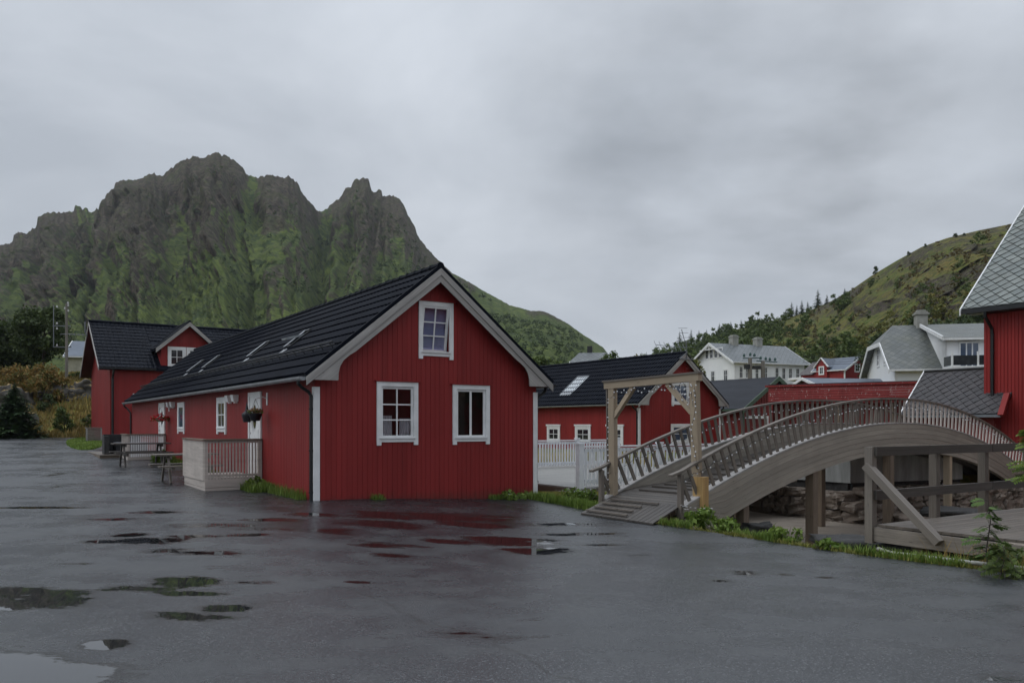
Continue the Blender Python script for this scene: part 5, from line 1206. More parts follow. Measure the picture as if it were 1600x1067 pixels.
# ------------------------------------------------------------------ white railed terrace between the cabins
def terrace():
    K = Vector((1.70, 20.45, 0)); LV, LU = 8.5, 8.2
    c = thing('terrace', 'pale plank terrace with white picket railing beside the second cabin', 'terrace', (K.x, K.y, 0), math.atan2(.5474, .8369))
    mb = MB()
    for i in range(int(17 / .15)): mb.bar((-.02, .08 + i * .15, -.03), (LV if i < 50 else 14, .08 + i * .15, -.03), .135, .035)
    mb.build('deck_planks', M['pale'], c)
    mb = MB(); mb.box((-.05, -.03, -.19), (LV, .035, .15)); mb.box((-.05, .006, -.19), (.035, LU, .15)); mb.build('edge_board', M['grey'], c)
    mb = MB(); mb.box((-1.3, 1.2, -.55), (6.5, .05, .2)); mb.build('lower_board', M['grey'], c)
    for x in (.2, 1.7, 3.2, 4.8):
        for y in (.35, 2.6): mb = MB(); mb.box((x, y, -.9), (.12, .12, .72)); mb.build('leg', M['grey'], c)
    def run(p, q, n, label, top=1.02):
        p, q = Vector(p), Vector(q); d = (q - p).normalized(); L_ = (q - p).length
        mb = MB(); mb.bar(p + Z * top, q + Z * top, .11, .04); r = mb.build('railing', M['terracewhite'], c); r['label'] = label
        mb = MB(); mb.bar(p + Z * (top - .09), q + Z * (top - .09), .04, .09); mb.build('upper_rail', M['terracewhite'], r); mb = MB(); mb.bar(p + Z * .14, q + Z * .14, .04, .10); mb.build('lower_rail', M['terracewhite'], r)
        np_ = int(L_ / 1.9); 
        for i in range(np_ + 1):
            a = p + d * (L_ * i / np_); mb = MB(); mb.bar(a + Z * .0, a + Z * (top + .05), .13, .13, up=d); mb.bar(a + Z * (top + .05), a + Z * (top + .09), .17, .17, up=d); mb.build('post', M['terracewhite'], r)
        k = 0; s = .16
        while s < L_ - .1:
            a = p + d * s - Vector((-d.y, d.x, 0)) * .036; mb = MB(); mb.bar(a + Z * .04, a + Z * (top - .05), .064, .022, up=Vector((-d.y, d.x, 0))); mb.build('picket', M['terracewhite'], r); s += .128 if n else .14; k += 1
            if k > n: break
    run((.05, .05, 0), (5.5, .05, 0), 42, 'front picket railing with a thick corner post')
    run((.2, LU - .1, 0), (LV - .3, LU - .1, 0), 56, 'back picket railing of the terrace', .98)
    mb = MB(); mb.bar((.05, .05, -.3), (.05, .05, 1.12), .15, .15); mb.build('corner_post', M['terracewhite'], c)
terrace()

# ------------------------------------------------------------------ small decks with balusters along the cabin
A0 = Vector((-4.10, 16.9, 0))
def cab(u, v, z=0): p = A0 + U * u + V * v; return Vector((p.x, p.y, z))
RZ = math.atan2(.5474, .8369)
def deck(u0, u1, out, zb, zf, ztp, label, n, solid):
    o = cab(u0, -out, zb); c = thing('entrance_deck', label, 'deck', tuple(o), RZ, 'small decks at the cabin doors')
    Wd, Dp = out - .02, u1 - u0; h = zf - zb; t_ = ztp - zb
    mb = MB()
    for i in range(2): mb.box((0, 0, -.12 + i * (h + .12) / 2), (Wd, .03, (h + .12) / 2 - .008)); mb.box((-.001, .031, -.12 + i * (h + .12) / 2), (.03, Dp, (h + .12) / 2 - .008))
    mb.build('skirt_board', M['deckpaint'], c)
    mb = MB()
    for i in range(int(Dp / .14)): mb.bar((0, .09 + i * .14, h + .01), (Wd, .09 + i * .14, h + .01), .128, .03)
    mb.build('deck_planks', M['deckpaint'], c)
    mb = MB(); mb.bar((-.06, .02, t_), (Wd, .02, t_), .13, .035); mb.bar((.0, .086, t_), (.0, Dp, t_), .13, .034); r = mb.build('railing', M['brownwood'], c)
    mb = MB(); mb.bar((0, .035, h + .08), (Wd, .035, h + .08), .04, .06); mb.build('lower_rail', M['deckpaint'], r); mb = MB(); mb.bar((0, .035, t_ - .05), (Wd, .035, t_ - .05), .04, .06); mb.build('upper_rail', M['deckpaint'], r)
    for i in range(n):
        x = .12 + (Wd - .2) * i / (n - 1); mb = MB(); mb.box((x - .019, -.004, h - .02), (.038, .02, t_ - h)); mb.build('baluster', M['deckpaint'] if solid else M['white'], r)
    for x, y in ((.03, .05), (Wd - .05, .05), (.03, Dp - .05)): mb = MB(); mb.box((x - .045, y - .04, h - .02), (.09, .09, t_ - h)); mb.build('post', M['deckpaint'], r)
    if solid:
        mb = MB(); k = 0; y = .1
        while y < Dp - .05: mb.box((-.03, y, h - .03), (.022, .118, t_ - h + .0)); y += .121
        mb.build('cladding_boards', M['deckpaint'], r)
    else:
        k = 0; y = .15
        while y < Dp: mb = MB(); mb.box((-.022, y, h - .02), (.02, .05, t_ - h)); mb.build('baluster', M['deckpaint'], r); y += .2
deck(3.72, 6.05, 1.36, .0, .28, 1.22, 'beige railed deck at the nearer cabin door', 16, True)
deck(16.1, 17.5, 1.32, .27, .40, 1.21, 'slatted railed deck at the farther door, beside the black box', 19, False)

def picnic(u, v, z, half, label, rz=0., pm='grey'):
    o = cab(u, v, z); c = thing('picnic_table', label, 'picnic table', tuple(o), RZ + rz, 'weathered picnic tables by the cabin')
    mb = MB()
    for i in range(5): y = -.32 + i * .16; mb.bar((-half, y, .74), (half, y, .74), .145, .04)
    mb.build('table_top', M[pm], c)
    for s in (-1, 1):
        mb = MB()
        for q in (-.07, .08): mb.bar((-half, s * .68 + q, .45), (half, s * .68 + q, .45), .135, .04)
        mb.build('bench', M[pm], c)
    for x in (-half + .32, half - .32):
        for s in (-1, 1): mb = MB(); mb.bar((x, s * .62, 0), (x, s * .22, .72), .09, .05, up=Vector((1, 0, 0))); mb.build('leg', M[pm], c)
        mb = MB(); mb.bar((x + .05, -.78, .39), (x + .05, .78, .39), .05, .10); mb.bar((x + .05, -.36, .68), (x + .05, .36, .68), .05, .09); mb.build('crossbar', M[pm], c)
picnic(13.3, -1.3, .20, .88, 'dark weathered picnic table in front of the farther deck', 0, 'greydark')
picnic(5.3 + 1.7, -1.15, .03, .80, 'grey picnic table half hidden behind the nearer deck')
# hanging baskets
def basket(u, v, z, wallu, flow, label, potm, zbr):
    o = cab(u, v, z); c = thing('hanging_basket', label, 'flower basket', tuple(o), RZ, 'flower baskets hung on the cabin wall')
    mb = MB(); mb.lathe([(.0, -.13), (.10, -.13), (.16, .02), (.165, .05), (.14, .05), (.13, .01), (0, .0)], n=14); mb.build('pot', potm, c)
    vs = []; n = 420 if flow == 'red' else 170
    for i in range(n):
        th, r = random.uniform(0, 6.28), (random.random() ** .5) * (.34 if flow == 'red' else .19); x, y = r * math.cos(th), r * math.sin(th); zz = .07 + random.uniform(-.03, .13) * (1 - r / .35) - (r > .16) * random.uniform(0, .16) * (flow == 'red')
        s = random.uniform(.018, .035); q = Matrix.Rotation(random.uniform(0, 6), 3, 'Z') @ Matrix.Rotation(random.uniform(-1.2, 1.2), 3, 'X')
        vs.append([Vector((x, y, zz)) + q @ Vector(p) * s for p in ((-1, -.6, 0), (0, -1, .2), (1, -.5, 0), (.6, 1, .1), (-.6, .8, 0))])
    mb = MB()
    for f in vs[:int(n * .7)]: mb.face(f)
    mb.build('flowers', M['redflower'] if flow == 'red' else M['driedflower'], c, weld=False, recalc=False)
    mb = MB()
    for f in vs[int(n * .7):]: mb.face([p - Z * .03 for p in f])
    mb.build('leaves', M['leafspring'], c, weld=False, recalc=False)
    hook = Vector((0, 0, zbr - z)); mb = MB()
    for k in range(3): a = k * 2.1; mb.tube([(.15 * math.cos(a), .15 * math.sin(a), .04), hook], .004, 4)
    mb.build('chain', M['cable'], c)
    wp = Vector((-v - .0, wallu - u, zbr - z)); mb = MB(); mb.tube([wp, wp * .6 + hook * .4 + Z * .05, hook], .012, 6); mb.box((wp.x - .03, wp.y - .04, wp.z - .15), (.03, .08, .3)); mb.build('wall_bracket', M['white'], c)
basket(3.30, -.30, 1.80, 3.30, 'dry', 'dark pot of dried flowers hung from a white bracket by the nearer door', M['pot'], 2.2)
basket(15.55, -.32, 1.80, 15.5, 'red', 'white pot of red flowers hung beside the farther door', M['potwhite'], 2.2)
mb = MB(); mb.lathe([(0, -.14), (.09, -.14), (.13, .02), (.13, .07), (.05, .14), (.02, .3), (0, .42)], n=12); o = mb.build('hanging_lantern', M['pot'], None); o.location = cab(4.55, -.16, 1.78); tag(o, 'small dark pot hanging left of the nearer cabin door', 'pot')
# platform, black box seat, wooden bin
o = cab(19.6, -2.0, .42); c = thing('wooden_platform', 'low wooden platform carrying the black box', 'platform', tuple(cab(17.6, -2.05, .28)), RZ)
mb = MB()
for i in range(16): mb.bar((-.02, .08 + i * .32, .14), (1.85, .08 + i * .32, .14), .31, .035)
mb.build('deck_planks', M['grey'], c); mb = MB(); mb.box((0, -.02, -.1), (1.85, .04, .22)); mb.box((-.02, .021, -.1), (.04, 5.1, .22)); mb.build('edge_board', M['brownwood'], c)
c = thing('garden_sofa', 'black boxy garden seat on the low platform at the cabin end', 'garden seat', tuple(cab(17.75, -1.84, .44)), RZ)
mb = MB(); mb.box((0, .75, 0), (1.3, .3, .75)); mb.build('backrest', M['black'], c); mb = MB(); mb.box((.35, .0, 0), (1.1, .74, .42)); mb.build('seat', M['black'], c)
mb = MB(); mb.box((-.05, .1, 0), (.18, .64, .70)); mb.build('armrest', M['darkrock'], c); mb = MB(); mb.box((.34, -.01, .422), (1.12, .74, .03)); mb.build('seat_edge', M['galv'], c)
p = at(146, 692, 42.5); c = thing('slatted_bin', 'grey slatted wooden bin on the grass by the tall red house', 'bin', tuple(p), RZ)
mb = MB()
for i in range(7): mb.box((-.33, -.3, .03 + i * .105), (.66, .6, .085))
mb.build('slats', M['grey'], c); mb = MB(); mb.box((-.37, -.34, .77), (.74, .68, .05)); mb.build('lid', M['grey'], c)
for x in (-.37, .30): mb = MB(); mb.box((x, -.335, 0), (.07, .03, .765)); mb.build('corner_post', M['pale'], c)

# ------------------------------------------------------------------ pier in the foreground at the right
def pier():
    o = Vector((5.74, 12.7, 0)); c = thing('wooden_pier', 'grey plank pier with a two-bar railing and leaning brace, over the rocks', 'pier', tuple(o), RZ)
    # local x = V (along the railing), -y = towards the road
    zt_ = .035
    mb = MB(); y = -.07
    while y > -7: mb.bar((-.05, y, zt_ - .02), (9.0, y, zt_ - .02), .138, .04); y -= .145
    mb.build('deck_planks', M['pier'], c)
    mb = MB(); mb.bar((-.085, .12, -.12), (-.085, -2.4, -.14), .05, .22); mb.bar((-.085, -2.41, -.14), (-.085, -7, -.14), .05, .22); mb.build('fascia_board', M['greylight'], c)
    mb = MB(); mb.bar((-.06, .02, -.12), (9, .02, -.12), .05, .2); mb.build('fascia_board', M['pier'], c)
    for x in (0, 1.72, 3.30, 4.95, 6.6):
        mb = MB(); mb.bar((x - (.09 if x == 0 else 0), .09, -.26), (x - (.09 if x == 0 else 0), .09, 1.24), .13, .12, up=Vector((1, 0, 0))); mb.build('post', M['pier'] if x else M['greylight'], c)
    for z, m_ in ((1.17, M['greydark']), (.49, M['greydark'])):
        mb = MB(); mb.bar((-.10, .0, z), (3.4, .0, z), .045, .145); mb.bar((3.42, .0, z), (8, .0, z), .045, .145); mb.build('rail', m_, c)
    mb = MB(); mb.bar((-.15, .12, .95), (-.17, -1.05, -.12), .11, .15, up=Vector((1, 0, 0))); mb.build('brace', M['greylight'], c)
    for x, y, zb in ((.1, -.6, -1.3), (.1, -2.5, -1.3), (.15, -4.5, -1.2), (2.5, -.4, -1.6), (5, -.4, -1.6)): mb = MB(); mb.bar((x, y, zb), (x, y, -.05), .17, .17, up=Vector((1, 0, 0))); mb.build('leg', M['brownwood'] if x > .1 else M['pier'], c)
    mb = MB(); mb.bar((-.35, -1.7, -.95), (-.35, -1.7, -.32), .16, .2, up=Vector((1, 0, 0))); mb.build('stub_post', M['fresh'], c)
pier()
# pipe lying along the asphalt edge
mb = MB(); pts = []
for y in np.linspace(11.0, 7.2, 16): pts.append(Vector((xr(y) + .20 + .01 * math.sin(y * 2), y, gz(xr(y), y) + .045)))
pts = [Vector((pts[0].x - .03, pts[0].y + .3, pts[0].z + .01))] + pts; mb.tube(pts, .028, 10); tag(mb.build('pipe', M['pipe'], None, smooth=False), 'pale plastic pipe lying in the grass along the asphalt edge', 'pipe')

# ------------------------------------------------------------------ stone quay with a concrete wall on top
def rock(mb, c, d, seed, rot=None, sub=3, rough=.16, sq=.55):
    """irregular block; c centre, d half sizes"""
    n = sub; c = Vector(c); R_ = rot if rot is not None else Matrix.Identity(3); cache = {}
    def P(x, y, z):
        k = (round(x, 3), round(y, 3), round(z, 3))
        if k not in cache:
            v = Vector((x, y, z)); s = v.normalized() * 1.15; q = v.lerp(s, sq); q += noise.noise_vector(q * 1.1 + Vector((seed * 3.1, seed * 1.7, seed))) * rough * 1.6
            if n > 5: rg = abs(noise.noise(q * 1.3 + Vector((seed, 0, 3)))); q = q * (1 - .22 * max(0, .18 - rg) / .18) * (1 + .10 * noise.fractal(q * 2.2 + Vector((0, seed, 0)), .8, 2.1, 4))
            cache[k] = c + R_ @ Vector((q.x * d[0], q.y * d[1], q.z * d[2]))
        return cache[k]
    L_ = [-1 + 2 * i / n for i in range(n + 1)]
    for i in range(n):
        for j in range(n):
            a, b, e, f = L_[i], L_[i + 1], L_[j], L_[j + 1]
            for s in (-1, 1):
                for Q in (((s, a, e), (s, b, e), (s, b, f), (s, a, f)), ((a, s, e), (b, s, e), (b, s, f), (a, s, f)), ((a, e, s), (b, e, s), (b, f, s), (a, f, s))): mb.face([P(*q) for q in Q])
def quay():
    c = thing('stone_quay', 'rough dry stone quay with a stained concrete wall on top', 'quay wall')
    segs = [(W0, W1), (W1, W2), (W2, W3)]; mb = MB(); sd_ = 0
    for si, (a, b) in enumerate(segs):
        d = (b - a).normalized(); L_ = (b - a).length; n = Vector((d.y, -d.x, 0)); rt_ = Matrix((d, n, Z)).transposed(); z = -1.55; row = 0
        while z < -.42:
            h = random.uniform(.22, .34) * (1.15 if row < 2 else .85); s = -.2 * random.random() + (.3 if si else 0)
            while s < L_:
                w_ = random.uniform(.28, .80) * (1.15 if row < 2 else .8); sd_ += 1
                zz = z + h / 2 + random.uniform(-.03, .03)
                rock(mb, a + d * (s + w_ / 2) + n * random.uniform(-.06, .1) + Z * zz, (w_ / 2 * .97, .34, h / 2 * .98), sd_, rt_ @ Matrix.Rotation(random.uniform(-.12, .12), 3, 'Y'), 4, .20, .28); s += w_
            z += h * .93; row += 1
    o = mb.build('stone_bricks', M['stone'], c, smooth=False, recalc=True)
    mb = MB()
    for a, b in segs[:2]:
        d = (b - a).normalized(); n = Vector((d.y, -d.x, 0)); L_ = (b - a).length
        mb.prism([a - n * .1 - Z * 1.6, b - n * .1 - Z * 1.6, b - n * .1 - Z * .12, a - n * .1 - Z * .12], -n * .7)
    mb.build('backing', M['darkrock'], c)
    for si, (a, b) in enumerate(segs[:2]):
        d = (b - a).normalized(); n = Vector((d.y, -d.x, 0)); L_ = (b - a).length; mb = MB(); k = 0; s = 0 if si == 0 else .1
        while s < L_:
            e_ = min(L_, s + 1.18); off = n * (-.02 + .012 * (k % 2)); mb.prism([a + d * s + off - Z * .14, a + d * e_ + off - Z * .14, a + d * e_ + off + Z * .72, a + d * s + off + Z * .72], -n * .28); s = e_ + .006; k += 1
        mb.build('concrete_wall', M['concrete'], c)
quay()
def boulder(name, label, cat, c, d, seed, m, group=None, sub=6, rough=.2, sq=.8):
    mb = MB(); rock(mb, (0, 0, 0), d, seed, None, sub, rough, sq); o = mb.build(name, m, None, smooth=True); o.location = c; return tag(o, label, cat, group)
for i, (px, py, Y, d, lab) in enumerate([(1322, 846, 14.3, (.5, .3, .10), 'flat dark wet slab beside the bridge leg'), (1392, 850, 14.0, (.35, .3, .2), 'dark rock under the pier corner'), (1335, 858, 13.6, (.45, .4, .2), 'small dark rock in the grass by the slab'),
        (1460, 870, 12.9, (.8, .5, .35), 'dark rock beneath the pier front'), (1575, 905, 11.2, (.3, .3, .15), 'dark rock behind the rowan sapling'), (1185, 826, 16.4, (.28, .2, .12), 'small dark rock by the nearer bridge leg'), (1500, 806, 21, (.9, .5, .2), 'long rock in the shade under the bridge'), (1440, 815, 21, (.6, .4, .2), 'pale rock beyond the pier posts')]):
    boulder('shore_rock', lab, 'rock', at(px, py, Y), d, 50 + i, M['darkrock'] if i < 7 else M['stone'], 'dark rocks on the inlet shore', 5, .3, .35)
# log steps under the bridge end
c = thing('beach_steps', 'plank steps going down to the sand under the bridge foot', 'steps', tuple(at(1150, 812, 17.2)), RZ)
for i in range(4): mb = MB(); mb.box((-.9, -.5 + i * .38, -.28 + i * .1), (1.4, .3, .05)); mb.build('step', M['grey'], c)

# ------------------------------------------------------------------ vegetation
def leaf_cloud(n, centres, size, seed=0, flat=.35, edge=1.6):
    """n leaf-clump faces (two triangles each, bent) around lobes [(centre, radii, weight)]"""
    r = np.random.default_rng(seed); w_ = np.array([c[2] for c in centres], float); w_ /= w_.sum()
    k = r.choice(len(centres), n, p=w_); C_ = np.array([c[0] for c in centres], float)[k]; Rr = np.array([c[1] for c in centres], float)[k]
    v = r.normal(size=(n, 3)); v /= np.linalg.norm(v, axis=1)[:, None]; rad = r.random(n) ** (1 / edge) * (1 + .12 * r.normal(size=n)); P = C_ + v * Rr * rad[:, None]
    a = r.normal(size=(n, 3)); a /= np.linalg.norm(a, axis=1)[:, None]; b = np.cross(a, r.normal(size=(n, 3))); b /= np.linalg.norm(b, axis=1)[:, None]
    s = (size * (.5 + r.random(n)))[:, None]; up = np.cross(a, b)
    q = np.stack([P - a * s, P - b * s * .55 + up * s * flat * .5, P + a * s, P + b * s * .55 + up * s * flat * .5], 1)
    return q.reshape(-1, 3), np.arange(n * 4).reshape(n, 4)
def needle_cloud(h, rad, n, seed, droop=.25, lean=.0):
    """spruce: whorled boughs of needle sprays"""
    r = np.random.default_rng(seed); Q = []
    nb = int(n / 14)
    for i in range(nb):
        t = (i + r.random()) / nb; z = h * (.06 + .92 * t); R0 = rad * (1 - t) ** .85 * (.75 + .5 * r.random()) + .03 * rad; th = r.random() * 6.283
        d = np.array([math.cos(th), math.sin(th), 0]); pr = np.array([-d[1], d[0], 0])
        for k in range(14):
            s = (k + r.random()) / 14; p = d * R0 * s + np.array([0, 0, z - droop * R0 * s * s + .12 * R0 * s]); L_ = R0 * .40 * (1.15 - s * .6) + .02; w_ = L_ * .36
            a = (d * .75 + pr * r.normal() * .9 + np.array([0, 0, r.normal() * .3 + .05])); a /= np.linalg.norm(a); b = np.cross(a, [0, 0, 1.]); b /= np.linalg.norm(b) + 1e-6
            Q.append([p - b * w_ * .5, p + a * L_ * .2 - b * w_, p + a * L_, p + b * w_ * .6])
    q = np.array(Q); return q.reshape(-1, 3), np.arange(len(Q) * 4).reshape(-1, 4)
LM = {'dark': leafmat('dark_foliage', [(.022, .038, .013), (.045, .07, .022), (.08, .11, .032)]),
      'far': leafmat('far_dark_foliage', [(.028, .046, .020), (.046, .072, .028), (.075, .105, .036)]),
      'farlight': leafmat('far_light_foliage', [(.045, .068, .024), (.075, .11, .034), (.12, .155, .045)]),
      'spruce': leafmat('spruce_needles', [(.026, .055, .022), (.05, .095, .036), (.085, .14, .05)], .7, .15),
      'mid': leafmat('birch_foliage', [(.034, .058, .016), (.070, .105, .026), (.12, .16, .04)]),
      'yellow': leafmat('yellowing_foliage', [(.07, .09, .02), (.14, .15, .034), (.24, .20, .05)]),
      'autumn': leafmat('autumn_foliage', [(.06, .08, .02), (.13, .14, .034), (.23, .13, .036), (.30, .19, .05)]),
      'heather': leafmat('heather_foliage', [(.06, .07, .022), (.12, .10, .035), (.19, .12, .045)]),
      'grass': leafmat('grass_blades', [(.07, .12, .02), (.13, .21, .035), (.22, .29, .06)], .6, .3),
      'rowan': leafmat('rowan_leaves', [(.05, .10, .022), (.085, .15, .035), (.13, .2, .045)]),
      'yellowgrass': leafmat('yellow_green_blades', [(.09, .11, .02), (.18, .19, .04), (.26, .24, .06)], .7, .3),
      'drygrass': leafmat('dry_grass_blades', [(.11, .10, .03), (.22, .17, .055), (.30, .20, .06)], .8, .3)}
def trunk(par, h, r0, seed, limbs=4, spread=.5, m='trunk'):
    r = random.Random(seed); mb = MB(); pts = [Vector((r.uniform(-.05, .05) * i, r.uniform(-.05, .05) * i, h * i / 5)) for i in range(6)]
    mb.tube(pts, [lerp(r0, r0 * .3, i / 5) for i in range(6)], 7)
    for k in range(limbs):
        z = h * r.uniform(.35, .8); a = r.uniform(0, 6.28); L_ = h * spread * r.uniform(.6, 1); p = Vector((0, 0, z)); d = Vector((math.cos(a), math.sin(a), .8)).normalized()
        mb.tube([p, p + d * L_ * .5 + Z * .05, p + d * L_ + Z * L_ * .2], [r0 * .45, r0 * .28, r0 * .1], 5)
    return mb.build('trunk', M[m], par)
def lobes(w_, h, z0, n, seed, dy=None):
    r = random.Random(seed); L_ = []
    for i in range(n):
        t = r.random(); a = r.uniform(0, 6.28); rr_ = w_ * math.sqrt(max(.05, 1 - (t * 2 - 1) ** 2)) * r.uniform(.35, .8)
        s = w_ * r.uniform(.22, .42); L_.append(((rr_ * math.cos(a), rr_ * math.sin(a) * (dy or 1), z0 + h * (.12 + .76 * t)), (s, s, s * .8), s ** 2))
    return L_
def tree(name, label, loc, w_, h, kind, seed, n=2600, size=.13, group=None, cat='tree', z0=.3, nl=16, tr=True, th=None):
    c = thing(name, label, cat, tuple(loc), seed * 1.3, group)
    v, f = leaf_cloud(n, lobes(w_, h * (1 - z0), h * z0, nl, seed), size, seed); np_mesh('crown', v, f, LM[kind], c)
    if tr: trunk(c, h * .8, th or h * .022, seed, 5, .35)
    return c
def spruce(label, loc, h, rad, seed, n=2400, group=None, kind='spruce', name='spruce_tree'):
    c = thing(name, label, 'tree', tuple(loc), seed * .9, group); v, f = needle_cloud(h, rad, n, seed); np_mesh('crown', v, f, LM[kind], c)
    mb = MB(); mb.tube([(0, 0, -.3), (0, 0, h * .5), (0, 0, h * .97)], [h * .02, h * .012, .01], 6); mb.build('trunk', M['trunk'], c); return c
# left bank
tree('broadleaf_tree', 'tall dark round tree behind the power pole', at(68, 595, 66), 2.5, 6.2, 'dark', 3, 9000, .13, z0=.22, nl=30)
tree('broadleaf_tree', 'darker wide tree behind the autumn bush at the yard end', at(16, 600, 69), 3.0, 5.4, 'dark', 4, 8000, .14, z0=.1, nl=26)
tree('broadleaf_tree', 'dark tree at the far edge of the bank, cut by the picture', at(-38, 600, 66), 3.0, 5.6, 'dark', 44, 5000, .15, z0=.1)
tree('autumn_shrub', 'big reddish autumn shrub on top of the bank', at(70, 648, 59), 1.9, 3.9, 'autumn', 5, 6500, .085, cat='shrub', z0=.0, nl=26)
tree('autumn_shrub', 'yellow-green shrub touching the big reddish shrub', at(20, 640, 60), 2.0, 3.3, 'autumn', 15, 5000, .085, cat='shrub', z0=.0, nl=20)
tree('leafy_bush', 'green bush below the pale house', at(122, 604, 66), .9, 1.2, 'mid', 6, 2200, .08, cat='shrub', z0=.0)
tree('leafy_bush', 'small round green bush on the yellow grass slope', at(100, 680, 53), .85, 2.0, 'mid', 7, 2600, .065, cat='shrub', z0=.0)
tree('leafy_bush', 'low dark bush between the boulders', at(72, 650, 57), .8, 1.6, 'dark', 8, 1800, .07, cat='shrub', z0=0)
tree('leafy_bush', 'green bush left of the tall red house wall', at(137, 675, 54), .5, 1.4, 'mid', 9, 1100, .065, cat='shrub', z0=0)
spruce('dense young spruce at the edge of the asphalt', at(22, 688, 49.6), 3.5, 1.7, 11, 5200, name='young_spruce')
spruce('dark young spruce partly outside the picture edge', at(-14, 688, 50.5), 2.9, 1.4, 12, 3000, name='young_spruce')
boulder('boulder', 'large pale rounded boulder behind the young spruce', 'boulder', at(18, 640, 57.5), (1.45, 1.2, 1.5), 71, M['boulder'], None, 26, .28, .75)
boulder('boulder', 'cracked grey boulder in the middle of the bank', 'boulder', at(98, 632, 60), (1.5, 1.2, 1.25), 72, M['boulder'], None, 26, .34, .6)
boulder('boulder', 'grey boulder beside the tall red house wall', 'boulder', at(134, 622, 60.5), (1.3, 1.0, .95), 73, M['boulder'], None, 22, .34, .6)
boulder('boulder', 'small dark boulder at the spruce foot', 'boulder', at(48, 660, 54.5), (.5, .45, .6), 74, M['boulder'])
def tufts(name, label, pts, m, hmin, hmax, wd=.012, lean=.35, seed=1, kind='stuff', cat=None):
    """pts: array (n,3) of blade feet"""
    r = np.random.default_rng(seed); P = np.asarray(pts, float); n = len(P); h = hmin + (hmax - hmin) * r.random(n) ** 1.5
    a = r.random(n) * 6.283; d = np.stack([np.cos(a), np.sin(a), np.zeros(n)], 1); side = np.stack([-d[:, 1], d[:, 0], np.zeros(n)], 1); wv_ = (wd * (.6 + .8 * r.random(n)))[:, None]
    l = (lean * (.3 + r.random(n)) * h)[:, None]; zz = np.array([0, 0, 1.])
    b0, b1 = P - side * wv_, P + side * wv_; m0 = P + d * l * .35 + zz * h[:, None] * .6; t_ = P + d * l + zz * h[:, None]
    V_ = np.stack([b0, b1, m0 + side * wv_ * .7, m0 - side * wv_ * .7, t_ + side * wv_ * .1, t_ - side * wv_ * .1], 1).reshape(-1, 3); i = np.arange(n)[:, None] * 6
    Fc = np.concatenate([i + np.array([[0, 1, 2, 3]]), i + np.array([[3, 2, 4, 5]])]); o = np_mesh(name, V_, Fc, m); return tag(o, label, cat, None, kind)
def strip(y0, y1, d0, d1, n, dens=None, seed=0):
    r = np.random.default_rng(seed); out_ = []
    while len(out_) < n:
        y = r.uniform(y0, y1); d = r.uniform(d0, d1) * r.random() ** .3 if d1 > 0 else 0; x = xr(y) + d
        if dens and noise.noise((x * 1.3, y * 1.3, seed)) < dens(y): continue
        out_.append((x, y, max(H(x, y), gz(x, y) - .6) - .01 if d > .05 else gz(xr(y), y)))
    return out_
tufts('grass', 'green and yellow grass along the asphalt edge', strip(7.0, 14.6, -.05, .55, 8000, lambda y: .06, 3), LM['grass'], .03, .17, .007, .6, 4)
tufts('grass', 'yellowing short grass along the asphalt edge', strip(7.0, 14.6, -.08, .4, 5000, lambda y: -.1, 8), LM['yellowgrass'], .02, .08, .007, .8, 14)
tufts('grass', 'lush grass between the cabin and the bridge', strip(16.8, 20.3, -.05, 1.6, 9000, lambda y: -.5, 5), LM['grass'], .08, .26, .009, .4, 5)
r_ = np.random.default_rng(9); pts = []
while len(pts) < 16000:
    x, y = r_.uniform(-42, -21), r_.uniform(50.4, 68)
    if noise.noise((x * .35, y * .35, 2)) > -.35: pts.append((x, y, H(x, y) - .02))
tufts('grass', 'yellow grass on the bank beyond the yard', pts, LM['drygrass'], .15, .6, .05, .5, 6)
pts = []
while len(pts) < 6000:   # the patch in front of the house corner
    q_, w_ = r_.uniform(-1, 1), r_.uniform(-1, 1)
    if q_ * q_ + w_ * w_ < 1: yy_ = .95 * F / (29.5 + 5 * w_); pts.append(((133 + 29 * q_ - CX) / F * yy_, yy_, gz(-22, yy_)))
tufts('grass', 'grass patch at the tall red house corner', pts, LM['grass'], .04, .11, .035, .4, 7)
pts = [tuple(cab(u_, v_, gz(*cab(u_, v_)[:2]))) for u_, v_ in zip(list(r_.uniform(.2, 3.7, 900) ** .8 * 1.2) + list(r_.uniform(2.6, 3.75, 1600)) + list(r_.uniform(6.3, 16, 2500)), list(-.02 - .22 * r_.random(900)) + list(-.02 - .55 * r_.random(1600) ** 1.5) + list(-.02 - .3 * r_.random(2500)))]
tufts('grass', 'grass growing at the foot of the cabin side wall', pts, LM['grass'], .06, .26, .008, .5, 8)
pts = [tuple(cab(-.03 - .22 * a, b_, gz(*cab(-.1, b_)[:2]) - .01)) for a, b_ in zip(r_.random(1500), list(r_.uniform(4.2, 5.7, 1300)) + list(r_.uniform(1.2, 1.5, 200)))]
tufts('grass', 'grass tuft at the foot of the cabin gable', pts, LM['grass'], .04, .16, .007, .5, 9)
